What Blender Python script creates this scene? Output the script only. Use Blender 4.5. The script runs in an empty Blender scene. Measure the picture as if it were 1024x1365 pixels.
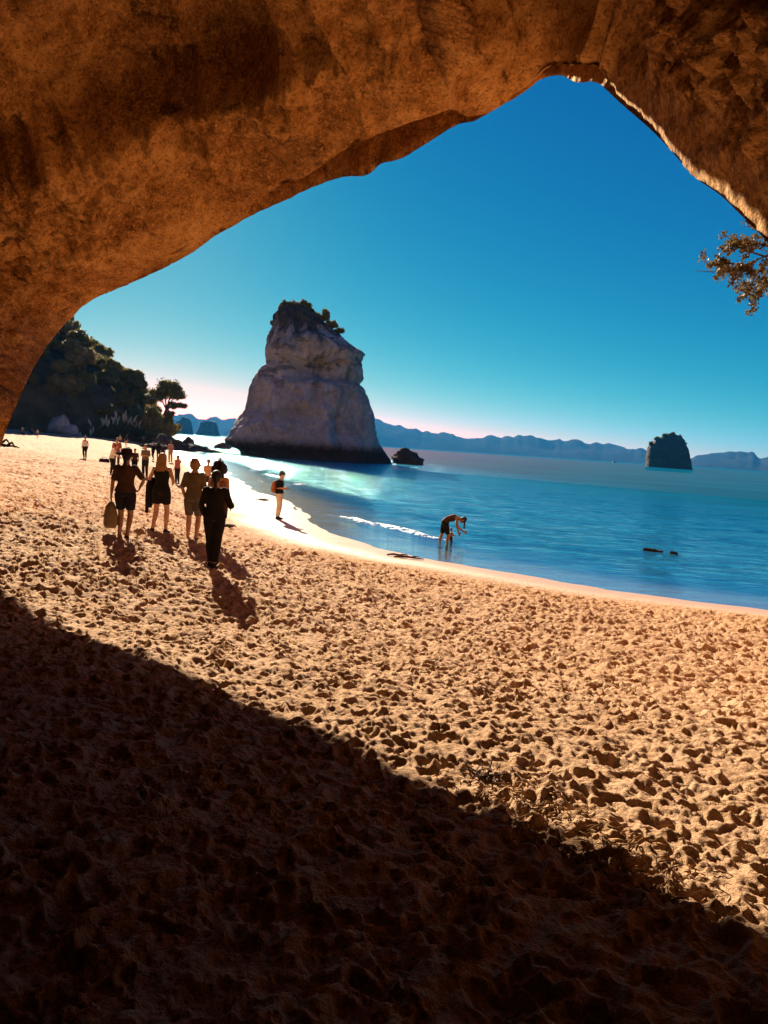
import bpy, math, random
import numpy as np
from math import radians, sin, cos, pi
from mathutils import Vector, Matrix

random.seed(7)
rng = np.random.default_rng(7)
scn = bpy.context.scene
COL = scn.collection

# ------------------------------------------------------------------ camera, sky, sun, exposure
F, CX, CY, CZ = 1025.0, 512.0, 682.5, 3.0      # pixels of the 1024 x 1365 photograph
ROLL, PITCH = radians(3.75), -math.atan(88 / 1025)
cf = np.array([0, cos(PITCH), sin(PITCH)]); cu0 = np.array([0, -sin(PITCH), cos(PITCH)]); cr0 = np.array([1.0, 0, 0])
cr = cos(ROLL) * cr0 + sin(ROLL) * cu0
cu = -sin(ROLL) * cr0 + cos(ROLL) * cu0
CAM = np.array([0, 0, CZ])
cam_data = bpy.data.cameras.new('camera')
cam_data.sensor_fit = 'VERTICAL'; cam_data.sensor_height = 36.0
cam_data.lens = 36.0 * F / 1365.0
cam_data.clip_start = 0.1; cam_data.clip_end = 30000
cam = bpy.data.objects.new('camera', cam_data); COL.objects.link(cam)
cam.matrix_world = Matrix(((cr[0], cu[0], -cf[0], 0), (cr[1], cu[1], -cf[1], 0), (cr[2], cu[2], -cf[2], CZ), (0, 0, 0, 1)))
scn.camera = cam

EXPOSURE = 1.85
SUN_AZ, SUN_EL = radians(-19.0), radians(23.0)   # azimuth from +Y, negative to the left
SUN = np.array([sin(SUN_AZ) * cos(SUN_EL), cos(SUN_AZ) * cos(SUN_EL), sin(SUN_EL)])
sd = bpy.data.lights.new('sun', 'SUN'); sd.energy = 5.0; sd.angle = radians(0.5); sd.color = (1.0, 0.84, 0.62)
so = bpy.data.objects.new('sun', sd); COL.objects.link(so)
so.rotation_euler = Vector(SUN).to_track_quat('Z', 'Y').to_euler()
so.location = (-20, 40, 60)

world = bpy.data.worlds.new('World'); scn.world = world; world.use_nodes = True
wn, wl = world.node_tree.nodes, world.node_tree.links
wn.clear()
sky = wn.new('ShaderNodeTexSky'); sky.sky_type = 'NISHITA'; sky.sun_disc = False
sky.sun_elevation = SUN_EL; sky.sun_rotation = SUN_AZ
sky.air_density = 0.7; sky.dust_density = 0.12; sky.ozone_density = 6.0
# the photograph's strong colour grade, the same curve for every direction of the sky
sp = wn.new('ShaderNodeSeparateColor'); cb = wn.new('ShaderNodeCombineColor')
def wmath(op, a, b):
    n = wn.new('ShaderNodeMath'); n.operation = op; wl.new(a, n.inputs[0]); n.inputs[1].default_value = b; return n.outputs[0]
wl.new(sky.outputs[0], sp.inputs[0])
SKY_GAIN = 10.0 / 2 ** EXPOSURE
wl.new(wmath('MULTIPLY', wmath('POWER', sp.outputs[0], 3.7), 0.00105 * SKY_GAIN), cb.inputs[0])
wl.new(wmath('MULTIPLY', wmath('POWER', sp.outputs[1], 1.22), 0.052 * SKY_GAIN), cb.inputs[1])
wl.new(wmath('MULTIPLY', wmath('POWER', sp.outputs[2], 0.5), 0.170 * SKY_GAIN), cb.inputs[2])
bg = wn.new('ShaderNodeBackground'); bg.inputs['Strength'].default_value = 0.1
wo = wn.new('ShaderNodeOutputWorld')
wl.new(cb.outputs[0], bg.inputs['Color']); wl.new(bg.outputs[0], wo.inputs['Surface'])

scn.render.engine = 'CYCLES'
scn.view_settings.view_transform = 'Standard'
scn.view_settings.look = 'None'
scn.view_settings.exposure = EXPOSURE
scn.view_settings.gamma = 1.0
scn.view_settings.use_curve_mapping = False
scn.cycles.use_denoising = True
scn.cycles.max_bounces = 6
scn.cycles.diffuse_bounces = 2
scn.cycles.transparent_max_bounces = 12
scn.cycles.volume_bounces = 0
scn.cycles.caustics_reflective = False
scn.cycles.caustics_refractive = False

# ------------------------------------------------------------------ helpers: pixels, noise, meshes, materials
def ray(px, py):
    return cf + cr * (px - CX) / F - cu * (py - CY) / F
def at_z(px, py, z):
    d = ray(px, py); return CAM + d * ((z - CZ) / d[2])
def at_t(px, py, t):
    return CAM + ray(px, py) * t

def _hash(i, j, k, seed):
    h = (i.astype(np.int64) * 374761393 + j.astype(np.int64) * 668265263 + k.astype(np.int64) * 2147483647 + seed * 974634721) & 0xFFFFFFFF
    h = ((h ^ (h >> 13)) * 1274126177) & 0xFFFFFFFF
    h = ((h ^ (h >> 16)) * 2246822519) & 0xFFFFFFFF
    h = h ^ (h >> 15)
    return (h & 0xFFFFFF) / float(0x7FFFFF) - 1.0
def noise(P, freq=1.0, seed=0):
    P = np.asarray(P, dtype=np.float64) * freq
    I = np.floor(P).astype(np.int64); f = P - I
    w = f * f * f * (f * (f * 6 - 15) + 10)
    r = 0
    for a in (0, 1):
        wa = w[..., 0] if a else 1 - w[..., 0]
        for b in (0, 1):
            wb = w[..., 1] if b else 1 - w[..., 1]
            for c in (0, 1):
                wc = w[..., 2] if c else 1 - w[..., 2]
                r = r + wa * wb * wc * _hash(I[..., 0] + a, I[..., 1] + b, I[..., 2] + c, seed)
    return r
def fbm(P, freq, octs, seed=0, gain=0.5):
    r = 0; a = 1.0; f = freq
    for o in range(octs):
        r = r + a * noise(P, f, seed + o * 17); a *= gain; f *= 2.03
    return r
def ridged(P, freq, octs, seed=0):
    r = 0; a = 1.0; f = freq
    for o in range(octs):
        r = r + a * (1 - 2 * np.abs(noise(P, f, seed + o * 13))); a *= 0.5; f *= 2.1
    return r
def sstep(a, b, x):
    t = np.clip((np.asarray(x, float) - a) / (b - a), 0, 1); return t * t * (3 - 2 * t)

def grid_faces(nu, nv, wrap=False):
    uu = nu if wrap else nu - 1
    i = np.arange(uu)[:, None]; j = np.arange(nv - 1)[None, :]
    i2 = (i + 1) % nu
    a = i * nv + j; b = i2 * nv + j; c = i2 * nv + j + 1; d = i * nv + j + 1
    return np.stack([np.broadcast_to(q, (uu, nv - 1)) for q in (a, b, c, d)], -1).reshape(-1, 4)
def mesh_np(name, V, Fq, smooth=True):
    me = bpy.data.meshes.new(name)
    V = np.asarray(V, dtype=np.float32).reshape(-1, 3)
    Fq = np.asarray(Fq, dtype=np.int32)
    n, k = Fq.shape
    me.vertices.add(len(V)); me.vertices.foreach_set('co', V.ravel())
    me.loops.add(n * k); me.loops.foreach_set('vertex_index', Fq.ravel())
    me.polygons.add(n)
    me.polygons.foreach_set('loop_start', np.arange(0, n * k, k, dtype=np.int32))
    me.update(calc_edges=True)
    if smooth:
        me.polygons.foreach_set('use_smooth', np.ones(n, dtype=bool))
    return me
def attr(me, name, vals):
    a = me.attributes.new(name, 'FLOAT', 'POINT'); a.data.foreach_set('value', np.asarray(vals, dtype=np.float32).ravel())
def link(name, me, mat=None, parent=None):
    o = bpy.data.objects.new(name, me); COL.objects.link(o)
    if mat is not None and not me.materials: me.materials.append(mat)
    if parent is not None: o.parent = parent
    return o
def empty(name, loc=(0, 0, 0), rz=0.0):
    o = bpy.data.objects.new(name, None); COL.objects.link(o)
    o.location = loc; o.rotation_euler = (0, 0, rz); o.empty_display_size = 0.2
    return o
def tag(o, label=None, cat=None, group=None, kind=None):
    if label: o['label'] = label
    if cat: o['category'] = cat
    if group: o['group'] = group
    if kind: o['kind'] = kind
    return o
def curve_pts(pts, n):
    """Catmull-Rom through pts, n samples evenly spaced along the length."""
    P = np.array(pts, float)
    P = np.vstack([2 * P[0] - P[1], P, 2 * P[-1] - P[-2]])
    out = []
    for i in range(1, len(P) - 2):
        t = np.linspace(0, 1, 24, endpoint=False)[:, None]
        p0, p1, p2, p3 = P[i - 1], P[i], P[i + 1], P[i + 2]
        out.append(0.5 * (2 * p1 + (p2 - p0) * t + (2 * p0 - 5 * p1 + 4 * p2 - p3) * t ** 2 + (3 * p1 - p0 - 3 * p2 + p3) * t ** 3))
    out.append(P[-2][None]); Q = np.vstack(out)
    s = np.concatenate([[0], np.cumsum(np.linalg.norm(np.diff(Q, axis=0), axis=1))])
    ss = np.linspace(0, s[-1], n)
    return np.stack([np.interp(ss, s, Q[:, k]) for k in range(Q.shape[1])], -1)

class NT:
    """tiny node-tree helper"""
    def __init__(self, name):
        self.m = bpy.data.materials.new(name); self.m.use_nodes = True
        self.n = self.m.node_tree.nodes; self.l = self.m.node_tree.links
        self.n.clear(); self.out = self.n.new('ShaderNodeOutputMaterial')
    def new(self, t, **kw):
        n = self.n.new(t)
        for k, v in kw.items(): setattr(n, k, v)
        return n
    def set(self, sock, v):
        if hasattr(v, 'is_output') or isinstance(v, bpy.types.NodeSocket): self.l.new(v, sock)
        elif isinstance(v, (tuple, list)) and len(v) == 3 and sock.type == 'RGBA': sock.default_value = (*v, 1)
        else: sock.default_value = v
    def coord(self, kind='Object'):
        return self.new('ShaderNodeTexCoord').outputs[kind]
    def scale(self, vec, s):
        n = self.new('ShaderNodeMapping'); self.l.new(vec, n.inputs['Vector']); n.inputs['Scale'].default_value = s; return n.outputs[0]
    def noise(self, vec, sc, det=4, rough=0.55, dist=0.0):
        n = self.new('ShaderNodeTexNoise'); self.l.new(vec, n.inputs['Vector'])
        n.inputs['Scale'].default_value = sc; n.inputs['Detail'].default_value = det; n.inputs['Roughness'].default_value = rough
        n.inputs['Distortion'].default_value = dist
        return n.outputs['Fac']
    def voro(self, vec, sc, feature='F1'):
        n = self.new('ShaderNodeTexVoronoi', feature=feature); self.l.new(vec, n.inputs['Vector']); n.inputs['Scale'].default_value = sc
        return n.outputs['Distance']
    def ramp(self, fac, a, b, va=0.0, vb=1.0, smooth=True):
        n = self.new('ShaderNodeMapRange'); n.interpolation_type = 'SMOOTHSTEP' if smooth else 'LINEAR'
        self.set(n.inputs['Value'], fac)
        for k, v in zip(('From Min', 'From Max', 'To Min', 'To Max'), (a, b, va, vb)): n.inputs[k].default_value = v
        return n.outputs[0]
    def mix(self, fac, a, b, blend='MIX'):
        n = self.new('ShaderNodeMix', data_type='RGBA', blend_type=blend)
        self.set(n.inputs[0], fac); self.set(n.inputs[6], a); self.set(n.inputs[7], b)
        return n.outputs[2]
    def math(self, op, a, b=0.0, clamp=False):
        n = self.new('ShaderNodeMath', operation=op); n.use_clamp = clamp
        self.set(n.inputs[0], a); self.set(n.inputs[1], b); return n.outputs[0]
    def attr(self, name):
        return self.new('ShaderNodeAttribute', attribute_name=name).outputs['Fac']
    def bump(self, h, strength, dist, normal=None):
        n = self.new('ShaderNodeBump'); self.l.new(h, n.inputs['Height'])
        n.inputs['Strength'].default_value = strength; n.inputs['Distance'].default_value = dist
        if normal is not None: self.l.new(normal, n.inputs['Normal'])
        return n.outputs[0]
    def bsdf(self, color, rough=0.8, normal=None, spec=0.3, **kw):
        b = self.new('ShaderNodeBsdfPrincipled')
        self.set(b.inputs['Base Color'], color); self.set(b.inputs['Roughness'], rough); self.set(b.inputs['Specular IOR Level'], spec)
        if normal is not None: self.l.new(normal, b.inputs['Normal'])
        for k, v in kw.items(): self.set(b.inputs[k], v)
        return b.outputs[0]
    def done(self, sh):
        self.l.new(sh, self.out.inputs['Surface']); return self.m

def plain(name, col, rough=0.85, spec=0.2, var=0.25, sc=14.0, bump=0.0):
    t = NT(name); v = t.coord('Object')
    n = t.noise(v, sc, 4)
    c = t.mix(t.ramp(n, 0.3, 0.7), tuple(x * (1 - var) for x in col), tuple(min(1, x * (1 + var)) for x in col))
    nb = t.bump(t.noise(v, sc * 5, 3), bump, 0.01) if bump else None
    return t.done(t.bsdf(c, rough, nb, spec))

# ------------------------------------------------------------------ beach height
SHORE = np.array([(120, -60), (60, -12), (30, 7), (16, 13.6), (8.6, 16.6), (6.8, 17.2), (5.2, 18.0), (2.6, 20.1), (0.2, 22.2), (-2.2, 27.2), (-4.2, 36.0), (-8.0, 46.0),
                  (-14.6, 69.0), (-24.0, 98.0), (-34.5, 131.0), (-39.0, 150.0), (-46.0, 172.0), (-70.0, 205.0), (-140.0, 260.0), (-400.0, 420.0)], float)
SHC = curve_pts(SHORE, 420)
def shore_dist(x, y):
    """signed distance to the waterline, positive on land (left of the line)"""
    shp = np.shape(x); P = np.stack([np.ravel(x), np.ravel(y)], -1)
    out = np.empty(len(P))
    A = SHC[:-1]; D = SHC[1:] - A; L2 = (D ** 2).sum(1)
    for s in range(0, len(P), 20000):
        q = P[s:s + 20000]
        # coarse nearest vertex, then the two segments beside it
        d2 = (q[:, None, 0] - SHC[None, :, 0]) ** 2 + (q[:, None, 1] - SHC[None, :, 1]) ** 2
        k = d2.argmin(1)
        best = np.full(len(q), 1e18); sg = np.ones(len(q))
        for dk in (-1, 0):
            i = np.clip(k + dk, 0, len(A) - 1)
            r = q - A[i]
            t = np.clip((r * D[i]).sum(1) / L2[i], 0, 1)
            e = r - D[i] * t[:, None]; dd = (e ** 2).sum(1)
            cr_ = D[i][:, 0] * r[:, 1] - D[i][:, 1] * r[:, 0]
            m = dd < best
            best = np.where(m, dd, best); sg = np.where(m, np.sign(cr_), sg)
        out[s:s + 20000] = np.sqrt(best) * -sg
    return -out.reshape(shp)
PROF = np.array([(-400, -14), (-60, -5), (-20, -1.7), (-6, -0.5), (-2, -0.13), (0, 0.0), (2.5, 0.10), (5, 0.32), (8, 0.62), (11, 0.95), (14, 1.25), (20, 1.55), (40, 2.1), (80, 2.6), (400, 3.0)], float)
def ground_s(s, y):
    h = np.interp(s, PROF[:, 0], PROF[:, 1])
    return np.where(h > 0, h * np.interp(y, [0, 5, 9, 12.5, 15, 19, 28, 45, 60, 100, 140], [1.08, 1.0, 0.82, 1.05, 1.3, 1.35, 1.1, 0.95, 0.62, 0.8, 0.9]), h)
def ground(x, y):
    return ground_s(shore_dist(np.asarray(x, float), np.asarray(y, float)), y)
def at_ground(px, py):
    z = 1.0
    for _ in range(40):
        p = at_z(px, min(py, 1e9), z)
        z = 0.6 * z + 0.4 * float(ground(np.array([p[0]]), np.array([p[1]]))[0])
    p = at_z(px, py, z); p[2] = float(ground(np.array([p[0]]), np.array([p[1]]))[0])
    return p

# --- footprints pressed into tiles of sand, later laid over each other at odd angles
def make_tile(T, res, count, seed):
    r = np.random.default_rng(seed); n = int(T / res); H = np.zeros((n, n))
    for _ in range(count):
        cx, cy = r.random(2) * n; a = r.random() * 2 * pi
        lx = r.uniform(0.04, 0.13) / res; ly = r.uniform(0.025, 0.062) / res
        dep = r.uniform(0.018, 0.05); R = int(lx * 2.2)
        ii = np.arange(-R, R + 1); X, Y = np.meshgrid(ii, ii)
        fx, fy = cx - math.floor(cx), cy - math.floor(cy)
        u = (cos(a) * (X - fx) + sin(a) * (Y - fy)) / lx; v = (-sin(a) * (X - fx) + cos(a) * (Y - fy)) / ly
        v = v * (1 + 0.35 * np.sin(u * 2.2 + r.random() * 6)) + 0.2 * np.sin(u * 3 + r.random() * 6)
        q = np.sqrt(u * u + v * v)
        st = -dep * (1 - sstep(0.80, 1.03, q)) * (0.75 + 0.25 * u * r.choice([-1, 1])) + dep * r.uniform(0.3, 0.7) * np.exp(-((q - 1.22) / 0.2) ** 2) * (0.6 + 0.6 * np.clip(u * r.choice([-1, 1]), -0.6, 1))
        xi = (int(math.floor(cx)) + X) % n; yi = (int(math.floor(cy)) + Y) % n
        old = H[yi, xi]; k = 1 - sstep(1.0, 1.5, q) * 1.0
        H[yi, xi] = old * (1 - 0.6 * k) + st
    return H
TILES = [(11.3, 0.014, 4800, 1, 0.4), (8.9, 0.014, 2700, 2, 1.7)]
TILES = [(T, make_tile(T, res, c, s), a) for T, res, c, s, a in TILES]
def tile_h(x, y):
    out = 0
    for T, H, a in TILES:
        n = H.shape[0]
        u = ((cos(a) * x + sin(a) * y) / T % 1.0) * n; v = ((-sin(a) * x + cos(a) * y) / T % 1.0) * n
        i = np.floor(u).astype(int); j = np.floor(v).astype(int); fu = u - i; fv = v - j
        i0, j0, i1, j1 = i % n, j % n, (i + 1) % n, (j + 1) % n
        out = out + H[j0, i0] * (1 - fu) * (1 - fv) + H[j0, i1] * fu * (1 - fv) + H[j1, i0] * (1 - fu) * fv + H[j1, i1] * fu * fv
    return out
def eff(s, x):                      # the wet strip is narrower along the right-hand shore
    return np.where(s > 0, s * np.interp(x, [-6, 0, 7], [1.0, 1.3, 2.1]), s)
def relief(x, y, s):
    P = np.stack([x, y, np.zeros_like(x)], -1)
    soft = sstep(2.3, 6.0, s)
    big = fbm(P, 0.22, 2, 5)
    h = 0.07 * big + 0.030 * fbm(P, 1.1, 2, 9)
    mid = ridged(P + 0.15 * np.stack([noise(P, 1.6, 31), noise(P, 1.6, 32), 0 * x], -1), 3.2, 2, 40)
    h = h + 0.85 * tile_h(x, y) + 0.022 * np.maximum(0, noise(P, 5.2, 81) - 0.25) + 0.036 * np.maximum(0, noise(P, 10.5, 82) - 0.2) + 0.010 * np.abs(mid) + 0.014 * np.abs(fbm(P, 5.5, 3, 60)) + 0.005 * np.maximum(0, ridged(P, 8.0, 2, 64)) - 0.014 + 0.011 * fbm(P, 19.0, 3, 66, 0.6)
    return h * soft * (0.78 + 0.22 * sstep(4, 8, np.hypot(x, y)) + 0.5 * sstep(8, 20, np.hypot(x, y))) + 0.004 * noise(P, 2.0, 3) * sstep(-1, 1, s)

# ------------------------------------------------------------------ sand
def build_sand():
    r = np.concatenate([np.array([0.02, 0.3, 0.6, 0.9, 1.2]), np.geomspace(1.6, 60, 1060), np.geomspace(60.5, 420, 110)])
    a = np.concatenate([np.linspace(-pi, radians(-38), 70, endpoint=False), np.linspace(radians(-38), radians(38), 700, endpoint=False), np.linspace(radians(38), pi, 70, endpoint=False)])
    A, R = np.meshgrid(a, r, indexing='ij')
    X = R * np.sin(A); Y = R * np.cos(A)
    S = shore_dist(X, Y)
    E = eff(S, X)
    Z = ground_s(S, Y) + relief(X, Y, E)
    me = mesh_np('sand', np.stack([X, Y, Z], -1), grid_faces(len(a), len(r), True)[:, ::-1])
    attr(me, 'shore', E)
    t = NT('sand'); v = t.coord('Object'); s = t.attr('shore')
    n1 = t.noise(v, 0.5, 4); n2 = t.noise(v, 6.0, 5); n3 = t.noise(v, 90.0, 3, 0.7)
    c = t.mix(t.ramp(n1, 0.3, 0.7), (0.4590, 0.2710, 0.1490), (0.5364, 0.3310, 0.1971))
    c = t.mix(t.ramp(n2, 0.35, 0.75), c, (0.3954, 0.2230, 0.1142))
    c = t.mix(t.ramp(n3, 0.55, 0.8, 0, 0.55), c, (0.1569, 0.0780, 0.0392))
    c = t.mix(t.ramp(n3, 0.2, 0.42, 0.35, 0), c, (0.6879, 0.4680, 0.3170))
    c = t.mix(t.ramp(s, 11.0, 5.0, 0.0, 0.45), c, (0.4240, 0.2250, 0.1064))
    edge = t.math('ADD', s, t.math('MULTIPLY', t.math('SUBTRACT', t.noise(v, 0.35, 3), 0.5), 1.6))
    wet = t.ramp(edge, 2.2, 4.4, 1, 0)
    c = t.mix(wet, c, (0.4208, 0.2590, 0.1680))
    rough = t.ramp(edge, 1.0, 4.2, 0.38, 0.92)
    sp = t.ramp(edge, 1.0, 4.2, 0.4, 0.1)
    h = t.math('ADD', t.noise(v, 45.0, 5, 0.75), t.math('ADD', t.math('MULTIPLY', t.noise(v, 11.0, 5, 0.65), 2.4), t.math('MULTIPLY', t.noise(v, 2.6, 4, 0.6), 3.0)))
    nb = t.new('ShaderNodeBump'); t.l.new(h, nb.inputs['Height']); nb.inputs['Distance'].default_value = 0.035
    t.set(nb.inputs['Strength'], t.ramp(edge, 1.0, 4.0, 0.02, 0.9))
    o = link('sand', me, t.done(t.bsdf(c, rough, nb.outputs[0], sp)))
    tag(o, 'trodden golden sand of the beach sloping to the sea', kind='structure')
build_sand()

# ------------------------------------------------------------------ sea
def build_sea():
    r = np.concatenate([np.geomspace(8, 140, 420), np.geomspace(142, 7000, 90)])
    a = np.linspace(radians(-48), radians(62), 420)
    A, R = np.meshgrid(a, r, indexing='ij')
    X = R * np.sin(A); Y = R * np.cos(A)
    S = shore_dist(X, Y)
    P = np.stack([X, Y, 0 * X], -1)
    wob = 2.2 * noise(P, 0.09, 71) + 0.5 * noise(P, 0.5, 72)
    swell = np.exp(-((S + 3.4 + wob) / 0.45) ** 2) * np.clip(0.3 + 1.3 * noise(P, 0.21, 73), 0, 1)
    swell2 = np.exp(-((S + 7.5 + wob * 1.5) / 0.8) ** 2) * np.clip(0.3 + noise(P, 0.10, 74), 0, 1)
    near = sstep(140, 40, R)
    chop = (0.018 * noise(P * np.array([0.6, 1.5, 1]), 1.6, 75) + 0.03 * noise(P * np.array([0.5, 1.2, 1]), 0.5, 76)) * sstep(-0.5, -6, S) * near
    edge = 0.012 * noise(P, 0.45, 79) * sstep(-6, 0, S)
    Z = 0.004 + 0.10 * swell * sstep(14, 2, X) + 0.07 * swell2 + chop + edge
    keep = S < 1.2
    f = grid_faces(len(a), len(r)); f = f[keep.ravel()[f].any(1)]
    used = np.unique(f); remap = np.full(S.size, -1); remap[used] = np.arange(len(used))
    V = np.stack([X, Y, Z], -1).reshape(-1, 3)[used]
    me = mesh_np('sea', V, remap[f][:, ::-1])
    attr(me, 'depth', np.maximum(0, -ground_s(S, Y).ravel()[used] + Z.ravel()[used]))
    attr(me, 'shore', S.ravel()[used])
    foam = np.clip(swell * 1.1, 0, 1) * sstep(9, 0, X) + 0.7 * np.exp(-((S + 0.9 + 0.6 * wob) / 0.18) ** 2) * np.clip(0.9 * noise(P, 0.3, 78) + 0.3, 0, 1)
    attr(me, 'foam', foam.ravel()[used])
    t = NT('sea'); v = t.coord('Object'); dep = t.attr('depth')
    sv = t.scale(v, (0.55, 1.5, 1.0))
    h1 = t.noise(sv, 2.3, 4, 0.6, 0.4); h2 = t.noise(sv, 0.55, 3, 0.5, 0.3); h3 = t.noise(t.scale(v, (0.5, 1.6, 1)), 0.11, 3)
    hh = t.math('ADD', t.math('MULTIPLY', h1, 0.22), t.math('ADD', t.math('MULTIPLY', h2, 0.42), t.math('MULTIPLY', h3, 0.9)))
    nb = t.new('ShaderNodeBump'); t.l.new(hh, nb.inputs['Height']); nb.inputs['Distance'].default_value = 1.0
    t.set(nb.inputs['Strength'], t.ramp(t.attr('shore'), -7.0, -0.3, 1.0, 0.15))
    patch = t.noise(t.scale(v, (0.6, 1.2, 1)), 0.06, 4)
    deep = t.mix(t.ramp(patch, 0.35, 0.65), (0.0002, 0.060, 0.120), (0.0003, 0.082, 0.150))
    col = t.mix(t.ramp(dep, 0.15, 2.2), (0.025, 0.14, 0.15), deep)
    body = t.bsdf(col, 1.0, None, 0.0)
    tr = t.new('ShaderNodeBsdfTransparent'); tr.inputs[0].default_value = (0.80, 0.86, 0.88, 1)
    mx = t.new('ShaderNodeMixShader'); t.set(mx.inputs[0], t.ramp(dep, 0.02, 0.55, 0.0, 0.93)); t.l.new(tr.outputs[0], mx.inputs[1]); t.l.new(body, mx.inputs[2])
    gl = t.new('ShaderNodeBsdfGlossy'); t.set(gl.inputs['Roughness'], t.ramp(dep, 0.4, 5.0, 0.08, 0.22)); gl.inputs['Color'].default_value = (0.42, 0.90, 1.0, 1); t.l.new(nb.outputs[0], gl.inputs['Normal'])
    fr = t.new('ShaderNodeFresnel'); fr.inputs['IOR'].default_value = 1.333; t.l.new(nb.outputs[0], fr.inputs['Normal'])
    m2 = t.new('ShaderNodeMixShader'); t.set(m2.inputs[0], t.math('MINIMUM', t.math('MULTIPLY', fr.outputs[0], 0.85), t.ramp(dep, 0.3, 5.0, 0.8, 0.05))); t.l.new(mx.outputs[0], m2.inputs[1]); t.l.new(gl.outputs[0], m2.inputs[2])
    fm = t.math('MULTIPLY', t.attr('foam'), t.ramp(t.noise(v, 5.0, 5, 0.7), 0.38, 0.62))
    fo = t.bsdf((0.82, 0.84, 0.84), 0.7, None, 0.2)
    m3 = t.new('ShaderNodeMixShader'); t.set(m3.inputs[0], t.ramp(fm, 0.25, 0.6)); t.l.new(m2.outputs[0], m3.inputs[1]); t.l.new(fo, m3.inputs[2])
    o = link('sea', me, t.done(m3.outputs[0]))
    tag(o, 'turquoise sea with small waves running onto the beach', kind='structure')
build_sea()

# ------------------------------------------------------------------ the rock arch the camera stands in
A0 = at_ground(0, 800); B0 = at_ground(1024, 1250)
NPL = np.cross(B0 - A0, SUN); NPL /= np.linalg.norm(NPL)
def t_plane(px, py):                       # how far the rim stands so that its shadow ends where the sand is dark
    return float(NPL @ (A0 - CAM) / (NPL @ ray(px, py)))
def rock_material(name, base, pale, dark, stain, sc=1.0, bump=0.6):
    t = NT(name); v = t.coord('Object')
    n1 = t.noise(v, 0.45 * sc, 5, 0.6, 0.4); n2 = t.noise(v, 3.0 * sc, 6, 0.65); n3 = t.noise(t.scale(v, (1, 1, 1.6)), 0.9 * sc, 4, 0.6, 0.8); n4 = t.noise(v, 22 * sc, 4, 0.7)
    c = t.mix(t.ramp(n2, 0.3, 0.7), dark, base)
    c = t.mix(t.ramp(n1, 0.42, 0.62), c, t.mix(t.ramp(n2, 0.3, 0.75), base, pale))
    c = t.mix(t.ramp(n3, 0.56, 0.70, 0, 0.85), c, stain)
    n5 = t.noise(v, 9 * sc, 5, 0.7)
    c = t.mix(t.ramp(n4, 0.52, 0.64, 0, 0.65), c, stain)
    c = t.mix(t.ramp(n4, 0.34, 0.47, 0.75, 0), c, pale)
    c = t.mix(t.ramp(n5, 0.54, 0.68, 0, 0.45), c, stain)
    c = t.mix(t.ramp(n5, 0.32, 0.45, 0.6, 0), c, pale)
    h = t.math('ADD', t.math('ADD', t.math('MULTIPLY', n4, 0.3), t.math('MULTIPLY', n5, 0.6)), t.math('ADD', n2, t.math('MULTIPLY', t.voro(v, 7 * sc), 0.5)))
    nb = t.bump(h, bump, 0.14 / sc)
    return t.done(t.bsdf(c, 0.95, nb, 0.08))

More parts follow.
